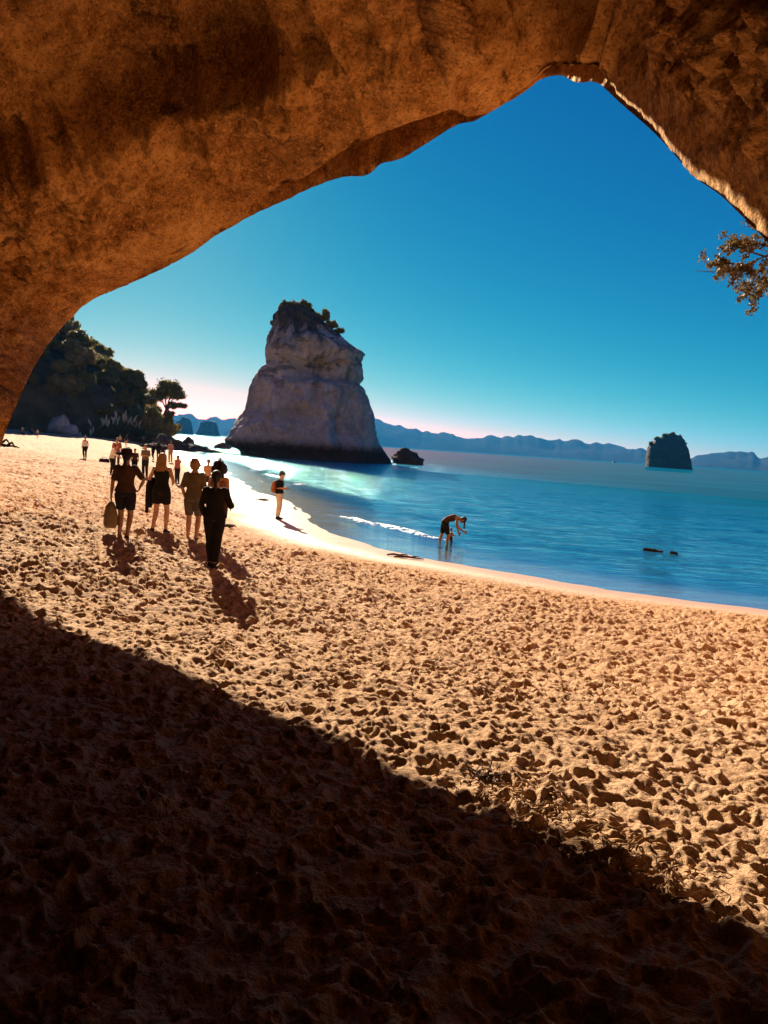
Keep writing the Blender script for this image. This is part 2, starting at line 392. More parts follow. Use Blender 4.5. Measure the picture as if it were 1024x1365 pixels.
def build_arch():
    rim_px = [(20, 545), (45, 490), (75, 445), (105, 413), (130, 396), (180, 375), (240, 345), (290, 312), (340, 285), (400, 257), (450, 238), (487, 234), (505, 222), (530, 214), (560, 198), (600, 173), (612, 166), (640, 158), (690, 129), (720, 108), (745, 100), (765, 108), (795, 110), (830, 140), (870, 175), (900, 207), (925, 235), (960, 260), (985, 284), (1005, 304), (1026, 327)]
    E = []
    for x, y in rim_px:
        tp = t_plane(x, y)
        if x > 600: tp = tp * (1 - sstep(600, 800, x)) + sstep(600, 800, x) * tp * 1.015
        E.append(at_t(x, y, tp))
    e0 = E[0]
    left = [e0 + np.array([-0.9, -0.6, -4.6]), e0 + np.array([-0.55, -0.3, -2.2]), e0 + np.array([-0.2, -0.1, -0.7])]
    right = [at_t(1075, 395, 5.9), at_t(1120, 490, 5.7), at_t(1160, 640, 5.5)]
    right.append(right[-1] + np.array([0.3, -0.2, -2.0])); right.append(right[-1] + np.array([0.1, -0.1, -2.4]))
    NU = 950
    Ec = curve_pts(left + E + right, NU)
    # inner lip: a thick slab of the outer face hangs beyond it between these pixels
    lip = np.array([(100, 413), (180, 371), (240, 338), (300, 300), (360, 262), (420, 226), (460, 200), (520, 173), (570, 155), (603, 143), (618, 158), (650, 151), (700, 118), (735, 88), (760, 90), (800, 100)], float)
    d = Ec - CAM; w = d @ cf
    ex = CX + F * (d @ cr) / w; ey = CY - F * (d @ cu) / w
    lx = ex; ly = np.interp(ex, lip[:, 0], lip[:, 1], left=-1e9, right=-1e9)
    gap = np.where((ex > 100) & (ex < 800) & (w > 0), np.maximum(ey - ly, 0), 0)
    gap = np.minimum(gap, 60); gap[(ey > 480)] = 0
    k = np.ones(9) / 9; gap = np.convolve(gap, k, 'same')
    nrm = np.clip(gap / 25.0, 0, 1)
    tc = w
    Lp = np.array([at_t(x, y, t_) for x, y, t_ in zip(ex, ey - gap, tc * (1 - 0.10 * nrm))])
    Hid = np.array([at_t(x, y, t_) for x, y, t_ in zip(ex, ey - gap - 14 * nrm, tc * (1 - 0.005 * nrm))])
    AX = np.array([-0.28, -1.0, 0.02])
    cen = np.array([-2.2, 11.0, 2.0])
    # rows: outer rim, slab underside, hidden notch, lip, then the tunnel running back past the camera
    dist = np.concatenate([np.linspace(0, 7.5, 190), 7.5 + np.geomspace(0.06, 26, 70)])
    out = Lp - cen; out[:, 1] = 0; out /= np.linalg.norm(out, axis=1)[:, None]
    rows = []
    for q in np.linspace(0, 1, 7)[:-1]: rows.append(Ec * (1 - q) + (Hid + 0.25 * nrm[:, None] * out) * q)
    for q in np.linspace(0, 1, 4)[:-1]: rows.append((Hid + 0.25 * nrm[:, None] * out) * (1 - q) + Lp * q)
    nfix = len(rows)
    for s in dist:
        gain = 0.9 * (1 - math.exp(-s / 1.6)) * 0.35 + 0.07 * s
        p = Lp + AX * s + out * gain
        if s > 20: p = p * (1 - sstep(20, 34, s)) + (cen + AX * s + (p - cen - AX * s) * 0.25) * sstep(20, 34, s)  # unseen tunnel end narrowed to keep the shaded sand dark
        rows.append(p)
    G = np.stack(rows, 1)                                     # NU x NV x 3
    du = np.gradient(G, axis=0); dv = np.gradient(G, axis=1)
    N = np.cross(du, dv); N /= np.maximum(np.linalg.norm(N, axis=2), 1e-9)[..., None]
    ctr = (cen + AX * 3)[None, None]
    sgn = np.sign(((ctr - G) * N).sum(2)); N *= sgn[..., None]
    # displacement
    sv = np.concatenate([np.zeros(nfix), dist])[None, :]
    Q = G.copy()
    lo = fbm(Q, 0.30, 3, 3); md = fbm(Q, 1.1, 3, 11); rd = ridged(Q, 1.7, 3, 21); fi = fbm(Q, 6.0, 3, 33)
    str_ = noise(Q * np.array([0.35, 0.35, 1.6]), 1.2, 51)
    disp = 0.26 * lo + 0.19 * md + 0.07 * str_ - 0.09 * np.maximum(0, rd) ** 1.5 + 0.075 * fi + 0.022 * fbm(Q, 13.0, 2, 35)
    pits = np.maximum(0, noise(Q, 1.35, 77) - 0.35); disp -= 0.5 * pits
    flak = np.floor(2.5 * fbm(Q, 0.7, 2, 91)) / 2.5; disp += 0.05 * flak
    fade = 0.16 + 0.84 * sstep(0.1, 1.6, sv)
    # a hollow high on the left, roofed higher than the band along the rim
    dd = G - CAM; ww = np.maximum(dd @ cf, 0.5); gx = CX + F * (dd @ cr) / ww; gy = CY - F * (dd @ cu) / ww
    Pw = G @ np.array([[1.0, 0, 0], [0, 1, 0], [0, 0, 1]]).T
    line = 268 - 0.375 * gx + 14 * noise(Q, 1.1, 61) + 9 * noise(Q, 3.0, 62)
    up = line - gy
    hollow = sstep(0, 16, up) * (1 - sstep(120, 260, up + 0.2 * gx)) * (1 - sstep(300, 470, gx)) * sstep(-160, -20, gx) * (dd @ cf > 1.0)
    band = np.exp(-((up + 26) / 26) ** 2) * (1 - sstep(330, 480, gx))
    disp = disp * fade - 1.1 * hollow + 0.16 * band
    ap = np.exp(-(((ex[:, None] - 735) / 40.0) ** 2)) * np.exp(-((sv - 1.0) / 0.5) ** 2)
    disp -= 0.45 * ap
    G = G + N * disp[..., None]
    # exterior: face of the headland, its top and an unseen back, closed to darken the cave
    a = np.linspace(0, 1, NU); th = pi * (1 - a)
    O1 = np.stack([-6 + 42 * np.cos(th), 17 - 9 * a + 3 * np.sin(th), -2 + 34 * np.sin(th) ** 0.8], -1)
    O1[:, 0] = np.where(O1[:, 0] < 0, O1[:, 0] * 1.1, O1[:, 0])
    O2 = O1 + np.array([-6, -46, 0]); O3 = np.array([-6, -34, 6]) + (O2 - np.array([-6, -34, 6])) * 0.02
    ext = []
    for q in np.linspace(1, 0, 26)[:-1]:
        qq = q ** 1.5
        p = Ec * (1 - qq) + O1 * qq
        p = p + 0.9 * (qq * (1 - qq) * 4)[..., None] * fbm(p, 0.2, 4, 15)[:, None] * np.array([0.2, 1, 0.3]) if np.ndim(qq) else p + 1.2 * (qq * (1 - qq) * 4) * fbm(p, 0.2, 4, 15)[:, None] * np.array([0.2, 1, 0.3])
        ext.append(p)
    back = [O3, O2 * 0.5 + O3 * 0.5, O2, O1 * 0.33 + O2 * 0.67, O1 * 0.67 + O2 * 0.33]
    X = np.stack(back + ext, 1)
    G = np.concatenate([X, G], 1)
    me = mesh_np('rock_arch', G, grid_faces(NU, G.shape[1]))
    m = rock_material('cave_rock', (0.48, 0.225, 0.07), (0.72, 0.40, 0.15), (0.24, 0.10, 0.03), (0.06, 0.024, 0.008))
    o = link('rock_arch', me, m)
    tag(o, 'orange brown rough rock arch framing the beach and sky', 'rock arch', kind='structure')
    return Ec
RIM = build_arch()

# ------------------------------------------------------------------ far hills and wooded headland
def build_hills():
    prof = np.array([(-700, 500), (-300, 520), (0, 540), (100, 548), (213, 552), (250, 553), (262, 556), (275, 557), (285, 555), (300, 558), (350, 560), (420, 556), (470, 556), (505, 561), (520, 564), (545, 572), (560, 574), (580, 575), (600, 577), (625, 582), (640, 581), (665, 583), (690, 584), (715, 584), (730, 586), (760, 590), (790, 592), (810, 596), (835, 598), (860, 601), (890, 606), (930, 610), (945, 607), (960, 606), (985, 605), (1000, 605), (1012, 611), (1024, 608), (1100, 612), (1300, 620), (1700, 640)], float)
    n = 900; px = np.linspace(-650, 1650, n); py = np.interp(px, prof[:, 0], prof[:, 1])
    hor = 561 + (628 - 561) / 1024 * px
    D = 5600.0
    dirs = np.stack([ray(x, y) for x, y in zip(px, hor)]); dirs[:, 2] = 0; dirs /= np.linalg.norm(dirs, axis=1)[:, None]
    top = (hor - py) / F * D * 0.985
    P0 = np.stack([px * 0.06, 0 * px, 0 * px], -1)
    top = np.maximum(top + 9 * fbm(P0, 1.0, 3, 4, 0.7), 20)
    rows = []
    m = 26
    for j in range(m):
        q = j / (m - 1)
        r = D - 900 + 1800 * q
        sh = sin(pi * min(1, max(0, q))) ** 0.8
        p = dirs * r
        h = top * sh
        Q = p * np.array([1, 1, 0]) / 260.0
        h = h * (1 + 0.28 * fbm(Q, 1.0, 3, 8) * (1 - abs(2 * q - 1) * 0 if abs(q - 0.5) > 0.06 else 0.1)) - 6
        p[:, 2] = h
        rows.append(p)
    me = mesh_np('hills', np.stack(rows, 1), grid_faces(n, m)[:, ::-1])
    t = NT('hill_forest'); v = t.coord('Object')
    c = t.mix(t.ramp(t.noise(v, 0.01, 5), 0.35, 0.65), (0.016, 0.018, 0.022), (0.026, 0.026, 0.026))
    o = link('hills', me, t.done(t.bsdf(c, 1.0, None, 0.0)))
    tag(o, 'long hazy blue hills across the bay', kind='structure')
build_hills()

BASE = np.array([(-160, 118), (-110, 124), (-80, 131), (-62, 138), (-50, 147), (-45, 158), (-47, 172), (-62, 192), (-100, 215), (-200, 260)], float)
BASC = curve_pts(BASE, 160)
def base_dist(x, y):
    P = np.stack([np.ravel(x), np.ravel(y)], -1); out = np.empty(len(P))
    D = np.gradient(BASC, axis=0)
    for s in range(0, len(P), 20000):
        q = P[s:s + 20000]; d2 = ((q[:, None] - BASC[None]) ** 2).sum(2); k = d2.argmin(1)
        r = q - BASC[k]; c = D[k][:, 0] * r[:, 1] - D[k][:, 1] * r[:, 0]
        out[s:s + 20000] = np.sqrt(d2.min(1)) * np.sign(c)
    return out.reshape(np.shape(x))
def hill_z(x, y):
    x = np.asarray(x, float); y = np.asarray(y, float)
    b = base_dist(x, y)
    cap = np.interp(x, [-200, -120, -90, -75, -66, -58, -52, -46, -40], [44, 32, 24, 20.5, 17.5, 13.0, 9.5, 5.0, 1.5])
    P = np.stack([x, y, 0 * x], -1)
    h = np.where(b > 0, cap * (1 - np.exp(-np.maximum(b, 0) * 0.16)) * (1 + 0.15 * noise(P, 0.08, 5)), 0)
    return ground(x, y) + h + np.where(b < 0, b * 0.5, 0), b
def build_headland():
    xs = np.linspace(-230, -38, 130); ys = np.linspace(112, 262, 110)
    X, Y = np.meshgrid(xs, ys, indexing='ij'); Z, b = hill_z(X, Y)
    Z += 0.5 * fbm(np.stack([X, Y, Z], -1), 0.25, 3, 2) * sstep(0, 3, b)
    me = mesh_np('headland', np.stack([X, Y, Z], -1), grid_faces(130, 110))
    t = NT('headland_soil'); v = t.coord('Object')
    c = t.mix(t.ramp(t.noise(v, 0.4, 5), 0.35, 0.65), (0.05, 0.045, 0.022), (0.10, 0.08, 0.045))
    o = link('headland', me, t.done(t.bsdf(c, 1.0, t.bump(t.noise(v, 1.5, 5), 0.8, 0.4), 0.0)))
    tag(o, 'steep wooded headland at the end of the beach', kind='structure')
build_headland()

# ------------------------------------------------------------------ trees
def leaf_quads(C, size, nrm, r, asp=0.7):
    """quads centred on C, facing roughly nrm"""
    n = len(C); d = nrm + r.normal(0, 0.55, (n, 3)); d /= np.linalg.norm(d, axis=1)[:, None]
    h = r.normal(0, 1, (n, 3)); a = np.cross(d, h); a /= np.maximum(np.linalg.norm(a, axis=1), 1e-6)[:, None]; b = np.cross(d, a)
    s = size * r.uniform(0.6, 1.3, n)[:, None]
    fold = d * s * 0.22
    V = np.stack([C - a * s + fold, C - b * s * asp, C + a * s + fold, C + b * s * asp], 1)
    Fq = np.arange(n * 4).reshape(n, 4)
    return V.reshape(-1, 3), Fq
def blob(center, rad, r, seed, nu=12, nv=8):
    th = np.linspace(0, 2 * pi, nu, endpoint=False); ph = np.linspace(0.02, pi - 0.02, nv)
    T, Ph = np.meshgrid(th, ph, indexing='ij')
    D = np.stack([np.cos(T) * np.sin(Ph), np.sin(T) * np.sin(Ph), np.cos(Ph)], -1)
    k = 1 + 0.22 * noise(D * 1.5 + seed * 7.3, 1.0, seed)
    V = np.array(center) + D * np.array(rad) * k[..., None]
    return V.reshape(-1, 3), grid_faces(nu, nv, True)
def join(parts):
    V = []; Fs = []; o = 0
    for v, f in parts: V.append(v); Fs.append(np.asarray(f) + o); o += len(v)
    return np.vstack(V), np.vstack(Fs)
def tube(pts, rad, seg=8, cap=True, n=None):
    P = np.array(pts, float); R = np.array(rad, float)
    if n:
        Q = curve_pts(P, n); R = np.interp(np.linspace(0, 1, n), np.linspace(0, 1, len(R)), R); P = Q
    T = np.gradient(P, axis=0); T /= np.maximum(np.linalg.norm(T, axis=1), 1e-9)[:, None]
    up = np.array([0.3, 0.9, 0.2]) if abs(T[:, 1]).mean() < 0.7 else np.array([0.9, 0.1, 0.3])
    ang = np.linspace(0, 2 * pi, seg, endpoint=False); rings = []
    a = np.cross(T[0], up); a /= np.linalg.norm(a)
    for i in range(len(P)):
        a = a - T[i] * (a @ T[i]); a /= np.linalg.norm(a); b = np.cross(T[i], a)
        rr = R[i] if np.ndim(R[i]) else (R[i], R[i])
        rr = np.atleast_1d(rr)
        rings.append(P[i] + np.cos(ang)[:, None] * a * rr[0] + np.sin(ang)[:, None] * b * rr[-1])
    V = np.stack(rings, 1)                      # seg x n
    n_ = V.shape[1]
    Vf = V.reshape(-1, 3); Fq = grid_faces(seg, n_, True)
    if cap:
        c0, c1 = len(Vf), len(Vf) + 1
        Vf = np.vstack([Vf, P[0], P[-1]])
        i = np.arange(seg); j = (i + 1) % seg
        f0 = np.stack([i * n_, np.full(seg, c0), np.full(seg, c0), j * n_], -1)
        f0 = np.stack([j * n_, i * n_, np.full(seg, c0), np.full(seg, c0)], -1)
        f1 = np.stack([i * n_ + n_ - 1, j * n_ + n_ - 1, np.full(seg, c1), np.full(seg, c1)], -1)
        Vf, Fq = Vf, np.vstack([Fq, f0, f1])
    return Vf, Fq
def mesh_py(name, V, Fq, smooth=True):
    """like mesh_np but drops doubled corners (caps written as quads)"""
    fs = []
    for f in np.asarray(Fq).tolist():
        g = []
        for k in f:
            if k not in g: g.append(k)
        if len(g) >= 3: fs.append(g)
    me = bpy.data.meshes.new(name); me.from_pydata(np.asarray(V, float).tolist(), [], fs); me.update()
    if smooth: me.polygons.foreach_set('use_smooth', np.ones(len(me.polygons), dtype=bool))
    return me

def foliage(name, dark, mid, tip, sc=0.9):
    t = NT(name); v = t.coord('Object')
    oi = t.new('ShaderNodeObjectInfo').outputs['Random']
    c = t.mix(t.ramp(t.noise(v, sc, 4), 0.35, 0.62), dark, mid)
    c = t.mix(t.ramp(t.noise(v, sc * 5, 3), 0.55, 0.75, 0, 0.7), c, tip)
    c = t.mix(t.math('MULTIPLY', oi, 0.35), c, mid)
    tl = t.new('ShaderNodeBsdfTranslucent'); t.l.new(c, tl.inputs[0])
    mx = t.new('ShaderNodeMixShader'); mx.inputs[0].default_value = 0.35
    t.l.new(t.bsdf(c, 0.65, None, 0.15), mx.inputs[1]); t.l.new(tl.outputs[0], mx.inputs[2])
    return t.done(mx.outputs[0])
M_FOL = [foliage('foliage_dark', (0.075, 0.069, 0.012), (0.154, 0.123, 0.022), (0.294, 0.201, 0.046)),
         foliage('foliage_olive', (0.129, 0.101, 0.019), (0.243, 0.171, 0.038), (0.422, 0.264, 0.072)),
         foliage('foliage_grey', (0.152, 0.106, 0.030), (0.289, 0.194, 0.061), (0.486, 0.307, 0.108))]
M_BARK = plain('bark', (0.07, 0.05, 0.032), 0.95, 0.1, 0.4, 3.0, 0.5)

def crown_mesh(seed, R=3.0, H=2.6, clumps=16, per=150, leaf=0.26):
    r = np.random.default_rng(seed); parts = []
    for i in range(clumps):
        d = r.normal(0, 1, 3); d[2] = abs(d[2]) * 0.9 - 0.25; d /= np.linalg.norm(d)
        c = d * np.array([R, R, H]) * r.uniform(0.45, 0.78); cr_ = r.uniform(0.28, 0.44) * R
        V, f = blob(c, (cr_ * 0.8, cr_ * 0.8, cr_ * 0.62), r, seed * 31 + i)
        parts.append((V, f))
        n = r.normal(0, 1, (per, 3)); n[:, 2] = n[:, 2] * 0.9 + 0.25; n /= np.linalg.norm(n, axis=1)[:, None]
        C = c + n * cr_ * np.array([1, 1, 0.8]) * r.uniform(0.72, 1.12, per)[:, None]
        parts.append(leaf_quads(C, leaf, n, r))
    return join(parts)
def trunk_mesh(seed, h, R):
    r = np.random.default_rng(seed); parts = []
    bx, by = r.uniform(-0.4, 0.4, 2)
    parts.append(tube([(0, 0, -0.6), (bx * 0.3, by * 0.3, h * 0.4), (bx, by, h)], [0.26, 0.19, 0.12], 7, n=7))
    for i in range(5):
        a = r.uniform(0, 2 * pi); l = R * r.uniform(0.5, 0.8)
        parts.append(tube([(bx * 0.5, by * 0.5, h * 0.55), (bx + cos(a) * l * 0.4, by + sin(a) * l * 0.4, h * 0.85), (cos(a) * l, sin(a) * l, h * 1.15)], [0.11, 0.08, 0.03], 5, n=5))
    return join(parts)
CROWNS = [mesh_np('crown', *crown_mesh(100 + i, R=2.7 + 0.25 * (i % 3), H=2.3 + 0.3 * (i % 2)), smooth=False) for i in range(6)]
TRUNKS = [mesh_py('trunk', *trunk_mesh(200 + i, 3.0, 2.7)) for i in range(3)]
for m_ in TRUNKS: m_.materials.append(M_BARK)
CRM = {}
def crown_data(k, m):
    if (k, m) not in CRM:
        d = CROWNS[k].copy(); d.materials.clear(); d.materials.append(M_FOL[m]); CRM[(k, m)] = d
    return CRM[(k, m)]
def tree(loc, sc, k, m, label, group=None, lean=(0, 0), hscale=1.0, name='headland_tree'):
    t = empty(name, loc, random.uniform(0, 6.28))
    t.rotation_euler = (lean[0], lean[1], t.rotation_euler[2]); t.scale = (sc, sc, sc * hscale)
    link('trunk', TRUNKS[k % 3], None, t)
    c = link('crown', crown_data(k, m), None, t); c.location = (0, 0, 3.6)
    tag(t, label, 'tree', group)
    return t
def build_forest():
    pts = []
    r = np.random.default_rng(12)
    tries = 0
    while len(pts) < 125 and tries < 20000:
        tries += 1
        x = r.uniform(-118, -43); y = r.uniform(122, 190)
        z, b = hill_z(np.array([x]), np.array([y])); b = float(b[0]); z = float(z[0])
        if b < 1.2 or b > 34: continue
        # only where the camera or the skyline could show it
        az = math.atan2(x, y)
        if az < radians(-34): continue
        sp_ = 4.3 if b < 16 else 5.2
        if all((x - p[0]) ** 2 + (y - p[1]) ** 2 > sp_ ** 2 for p in pts): pts.append((x, y, z, b))
    kinds = ['dark evergreen tree', 'olive tinted rounded tree', 'dry brownish green tree']
    for x, y, z, b in pts:
        m = int(r.choice([0, 1, 2], p=[0.5, 0.33, 0.17])); k = int(r.integers(0, 6))
        s = r.uniform(0.8, 1.15) * (0.72 if x > -52 else 1.0)
        if x > -55: zone = 'crowding behind the leaning tree at the headland tip'
        elif b < 7 and x > -76: zone = 'rising right behind the plumed grass clumps'
        elif b < 8: zone = 'above the pale outcrop at the headland foot'
        elif b > 20: zone = 'high on the skyline of the headland'
        else: zone = 'midway up the wooded headland slope'
        tree((x, y, z - 0.8), s, k, m, kinds[m] + ' ' + zone, kinds[m] + 's ' + zone, (r.normal(0, 0.08), r.normal(0, 0.08)), r.uniform(0.85, 1.15))
    for px, t_, sc, k, m in [(198, 150, 1.15, 0, 1), (205, 152, 1.2, 1, 0), (211, 151, 1.1, 2, 1), (217, 153, 1.0, 3, 0), (208, 147, 0.85, 4, 0), (215, 148, 0.8, 5, 1), (202, 146, 0.8, 1, 0)]:
        p = at_t(px, 585, t_); p[2] = float(hill_z(np.array([p[0]]), np.array([p[1]]))[0][0]) - 0.5
        tree(p, sc, k, m, kinds[m] + ' crowding behind the leaning tree at the headland tip', kinds[m] + 's crowding behind the leaning tree at the headland tip', (0, 0.05), 1.1)
build_forest()

def lean_tree():
    """tree at the tip of the headland reaching out over the water"""
    p = at_t(214, 583, 152.0); p[2] = float(hill_z(np.array([p[0]]), np.array([p[1]]))[0][0])
    t = empty('leaning_tree', p)
    def w(px, py, dy=0.0): q = at_t(px, py, 152.0) - p; q[1] += dy; return q
    tr = [tube([(0, 0, -0.8), w(216, 565), w(221, 548), w(226, 538)], [0.45, 0.38, 0.3, 0.2], 8, n=12)]
    tips = [(228, 512, 2.6), (238, 527, 1.8), (222, 520, 2.5), (233, 540, 1.2), (243, 541, 1.1), (212, 530, 2.7), (226, 553, 0.8), (229, 551, .6), (236, 519, 1.3)]
    for x, y, s in tips: tr.append(tube([w(222, 546), w((222 + x) / 2, (546 + y) / 2 - 2, random.uniform(-1, 1)), w(x, y)], [0.2, 0.12, 0.05], 6, n=6))
    link('trunk', mesh_py('trunk', *join(tr)), M_BARK, t)
    r = np.random.default_rng(5); parts = []
    for x, y, s in tips:
        for q in range(5):
            c = w(x, y) + r.normal(0, s * 0.35, 3) * np.array([1, 1, 0.55]); cr_ = s * r.uniform(0.35, 0.6)
            parts.append(blob(c, (cr_ * 0.7, cr_ * 0.7, cr_ * 0.45), r, q + int(x), 8, 6))
            n = r.normal(0, 1, (110, 3)); n /= np.linalg.norm(n, axis=1)[:, None]
            parts.append(leaf_quads(c + n * cr_ * np.array([1.1, 1.1, 0.75]) * r.uniform(0.7, 1.15, 110)[:, None], 0.2, n, r))
    link('crown', mesh_np('crown', *join(parts), smooth=False), M_FOL[0], t)
    tag(t, 'gnarled tree leaning out over the water from the headland tip', 'tree')
lean_tree()

def shore_plants():
    """pampas-like clumps with pale plumes at the foot of the headland"""
    mg = plain('grass_blade', (0.075, 0.065, 0.03), 0.8, 0.1, 0.35, 1.2); mp = plain('plume', (0.42, 0.36, 0.25), 0.9, 0.1, 0.2, 2.0)
    r = np.random.default_rng(3)
    for px, py, s in [(112, 575, 1.0), (124, 577, 1.05), (136, 578, 1.2), (147, 580, 1.15), (158, 581, 1.25), (168, 582, 1.15), (177, 584, 1.0), (186, 585, 0.85)]:
        p = at_t(px, py, 133.0 + 0.2 * (px - 110)); p[2] = float(hill_z(np.array([p[0]]), np.array([p[1]]))[0][0]) - 0.1
        t = empty('pampas_clump', p, r.uniform(0, 6)); V = []; Fq = []; PV = []; PF = []
        for i in range(420):
            a = r.uniform(0, 2 * pi); lean = r.uniform(0.15, 0.95) ** 1.0; h = r.uniform(2.4, 4.4) * s * (1 - 0.25 * lean)
            b = np.array([cos(a), sin(a), 0]) * r.uniform(0, 0.9); e = b + np.array([cos(a) * lean * 2.1 * s, sin(a) * lean * 2.1 * s, h]); mdl = (b + e) / 2 + np.array([0, 0, 0.55 * lean * s]) - np.array([cos(a), sin(a), 0]) * 0.35 * lean
            w = np.array([-sin(a), cos(a), 0]) * 0.11
            o = len(V); V += [b - w, b + w, mdl + w * 0.8, mdl - w * 0.8, e]; Fq += [(o, o + 1, o + 2, o + 3), (o + 3, o + 2, o + 4, o + 4)]
        link('blades', mesh_py('blades', V, Fq, False), mg, t)
        for i in range(int(3 + 5 * r.random()) if px > 130 else 2):
            a = r.uniform(0, 2 * pi); b = np.array([cos(a), sin(a), 0]) * r.uniform(0.2, 1.0) * s; e = b * 1.9 + np.array([0, 0, r.uniform(4.6, 5.6) * s])
            st = tube([e * 0.74 + b * 0.2, e * 0.85 + b * 0.1 + r.normal(0, .08, 3), e + np.array([b[0] * .3, b[1] * .3, -.05])], [0.05, 0.22, 0.04], 6, n=8)
            link('plume', mesh_py('plume', *st), mp, t)
        tag(t, 'tall dry grass clump with pale plumes at the headland foot', 'plant', 'plumed grass clumps')
shore_plants()

# ------------------------------------------------------------------ rocks and sea stacks
def loft_stack(left, right, depth, dscale=0.85, nu=220, nv=170, seed=1, amp=1.0, zbase=-2.0, squash=0.9, ymap=None):
    """silhouette (photo pixels, base to top) turned into a solid rock: each level is a rounded ring as deep as it is wide"""
    Lp = np.array([at_t(x, y, depth) for x, y in left]); Rp = np.array([at_t(x, y, depth) for x, y in right])
    z0 = zbase; z1 = max(Lp[:, 2].max(), Rp[:, 2].max())
    Lp = Lp[np.argsort(Lp[:, 2], kind='stable')]; Rp = Rp[np.argsort(Rp[:, 2], kind='stable')]
    zz = np.linspace(z0, z1, nv)
    xl = np.interp(zz, Lp[:, 2], Lp[:, 0]); xr = np.interp(zz, Rp[:, 2], Rp[:, 0])
    yc = at_t(512, 600, depth)[1]
    th = np.linspace(0, 2 * pi, nu, endpoint=False)
    cx = (xl + xr) / 2; hw = np.maximum((xr - xl) / 2, 0.05)
    hb = np.interp(zz, [z0, z1], [1, 1]) * np.maximum(hw, 0.3 * hw.max() * (1 - 0.6 * (zz - z0) / (z1 - z0)))
    hb = np.minimum(hb, hw * 1.4)
    c, s_ = np.cos(th), np.sin(th)
    e = squash
    cc = np.sign(c) * np.abs(c) ** e; ss = np.sign(s_) * np.abs(s_) ** e
    X = cx[None] + hw[None] * cc[:, None]; Y = yc + hb[None] * dscale * ss[:, None]; Z = np.broadcast_to(zz[None], X.shape).copy()
    G = np.stack([X, Y, Z], -1)
    return G, zz, th
def close_top(G):
    return np.concatenate([G, np.broadcast_to(G[:, -1:].mean(0, keepdims=True), G[:, -1:].shape)], 1)

def stack_material():
    t = NT('stack_rock'); v = t.coord('Object')
    z = t.new('ShaderNodeSeparateXYZ'); t.l.new(v, z.inputs[0]); z = z.outputs['Z']
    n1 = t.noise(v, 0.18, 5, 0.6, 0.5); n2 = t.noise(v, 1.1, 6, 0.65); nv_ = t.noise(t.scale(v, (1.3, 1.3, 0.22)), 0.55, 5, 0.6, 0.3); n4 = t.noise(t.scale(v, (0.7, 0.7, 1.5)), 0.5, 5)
    c = t.mix(t.ramp(n1, 0.35, 0.65), (0.3386, 0.2856, 0.2440), (0.4947, 0.4290, 0.3880))
    c = t.mix(t.ramp(n2, 0.4, 0.75, 0, 0.55), c, (0.1530, 0.1232, 0.1037))
    c = t.mix(t.ramp(nv_, 0.55, 0.72, 0, 0.6), c, (0.5630, 0.5062, 0.4709))
    # dark growth and seepage from the top, painted overhang shade, black tidal band at the foot
    hi = t.math('ADD', z, t.math('MULTIPLY', t.math('SUBTRACT', nv_, 0.5), 16.0))
    c = t.mix(t.ramp(hi, 18.5, 22.5, 0, 0.9), c, (0.028, 0.022, 0.016))
    c = t.mix(t.math('MULTIPLY', t.ramp(n4, 0.52, 0.64), t.ramp(z, 9.0, 13.0, 0, 0.6)), c, (0.035, 0.027, 0.022))  # dark patches stand in for shade under the overhang
    lo = t.math('ADD', z, t.math('MULTIPLY', t.math('SUBTRACT', n2, 0.5), 2.6))
    c = t.mix(t.ramp(lo, 1.6, 3.4, 0.93, 0), c, (0.035, 0.02, 0.014))
    nb = t.bump(t.math('ADD', n2, t.math('MULTIPLY', t.noise(v, 4.5, 4), 0.3)), 0.7, 0.5)
    return t.done(t.bsdf(c, 0.95, nb, 0.08))
M_STACK = stack_material()

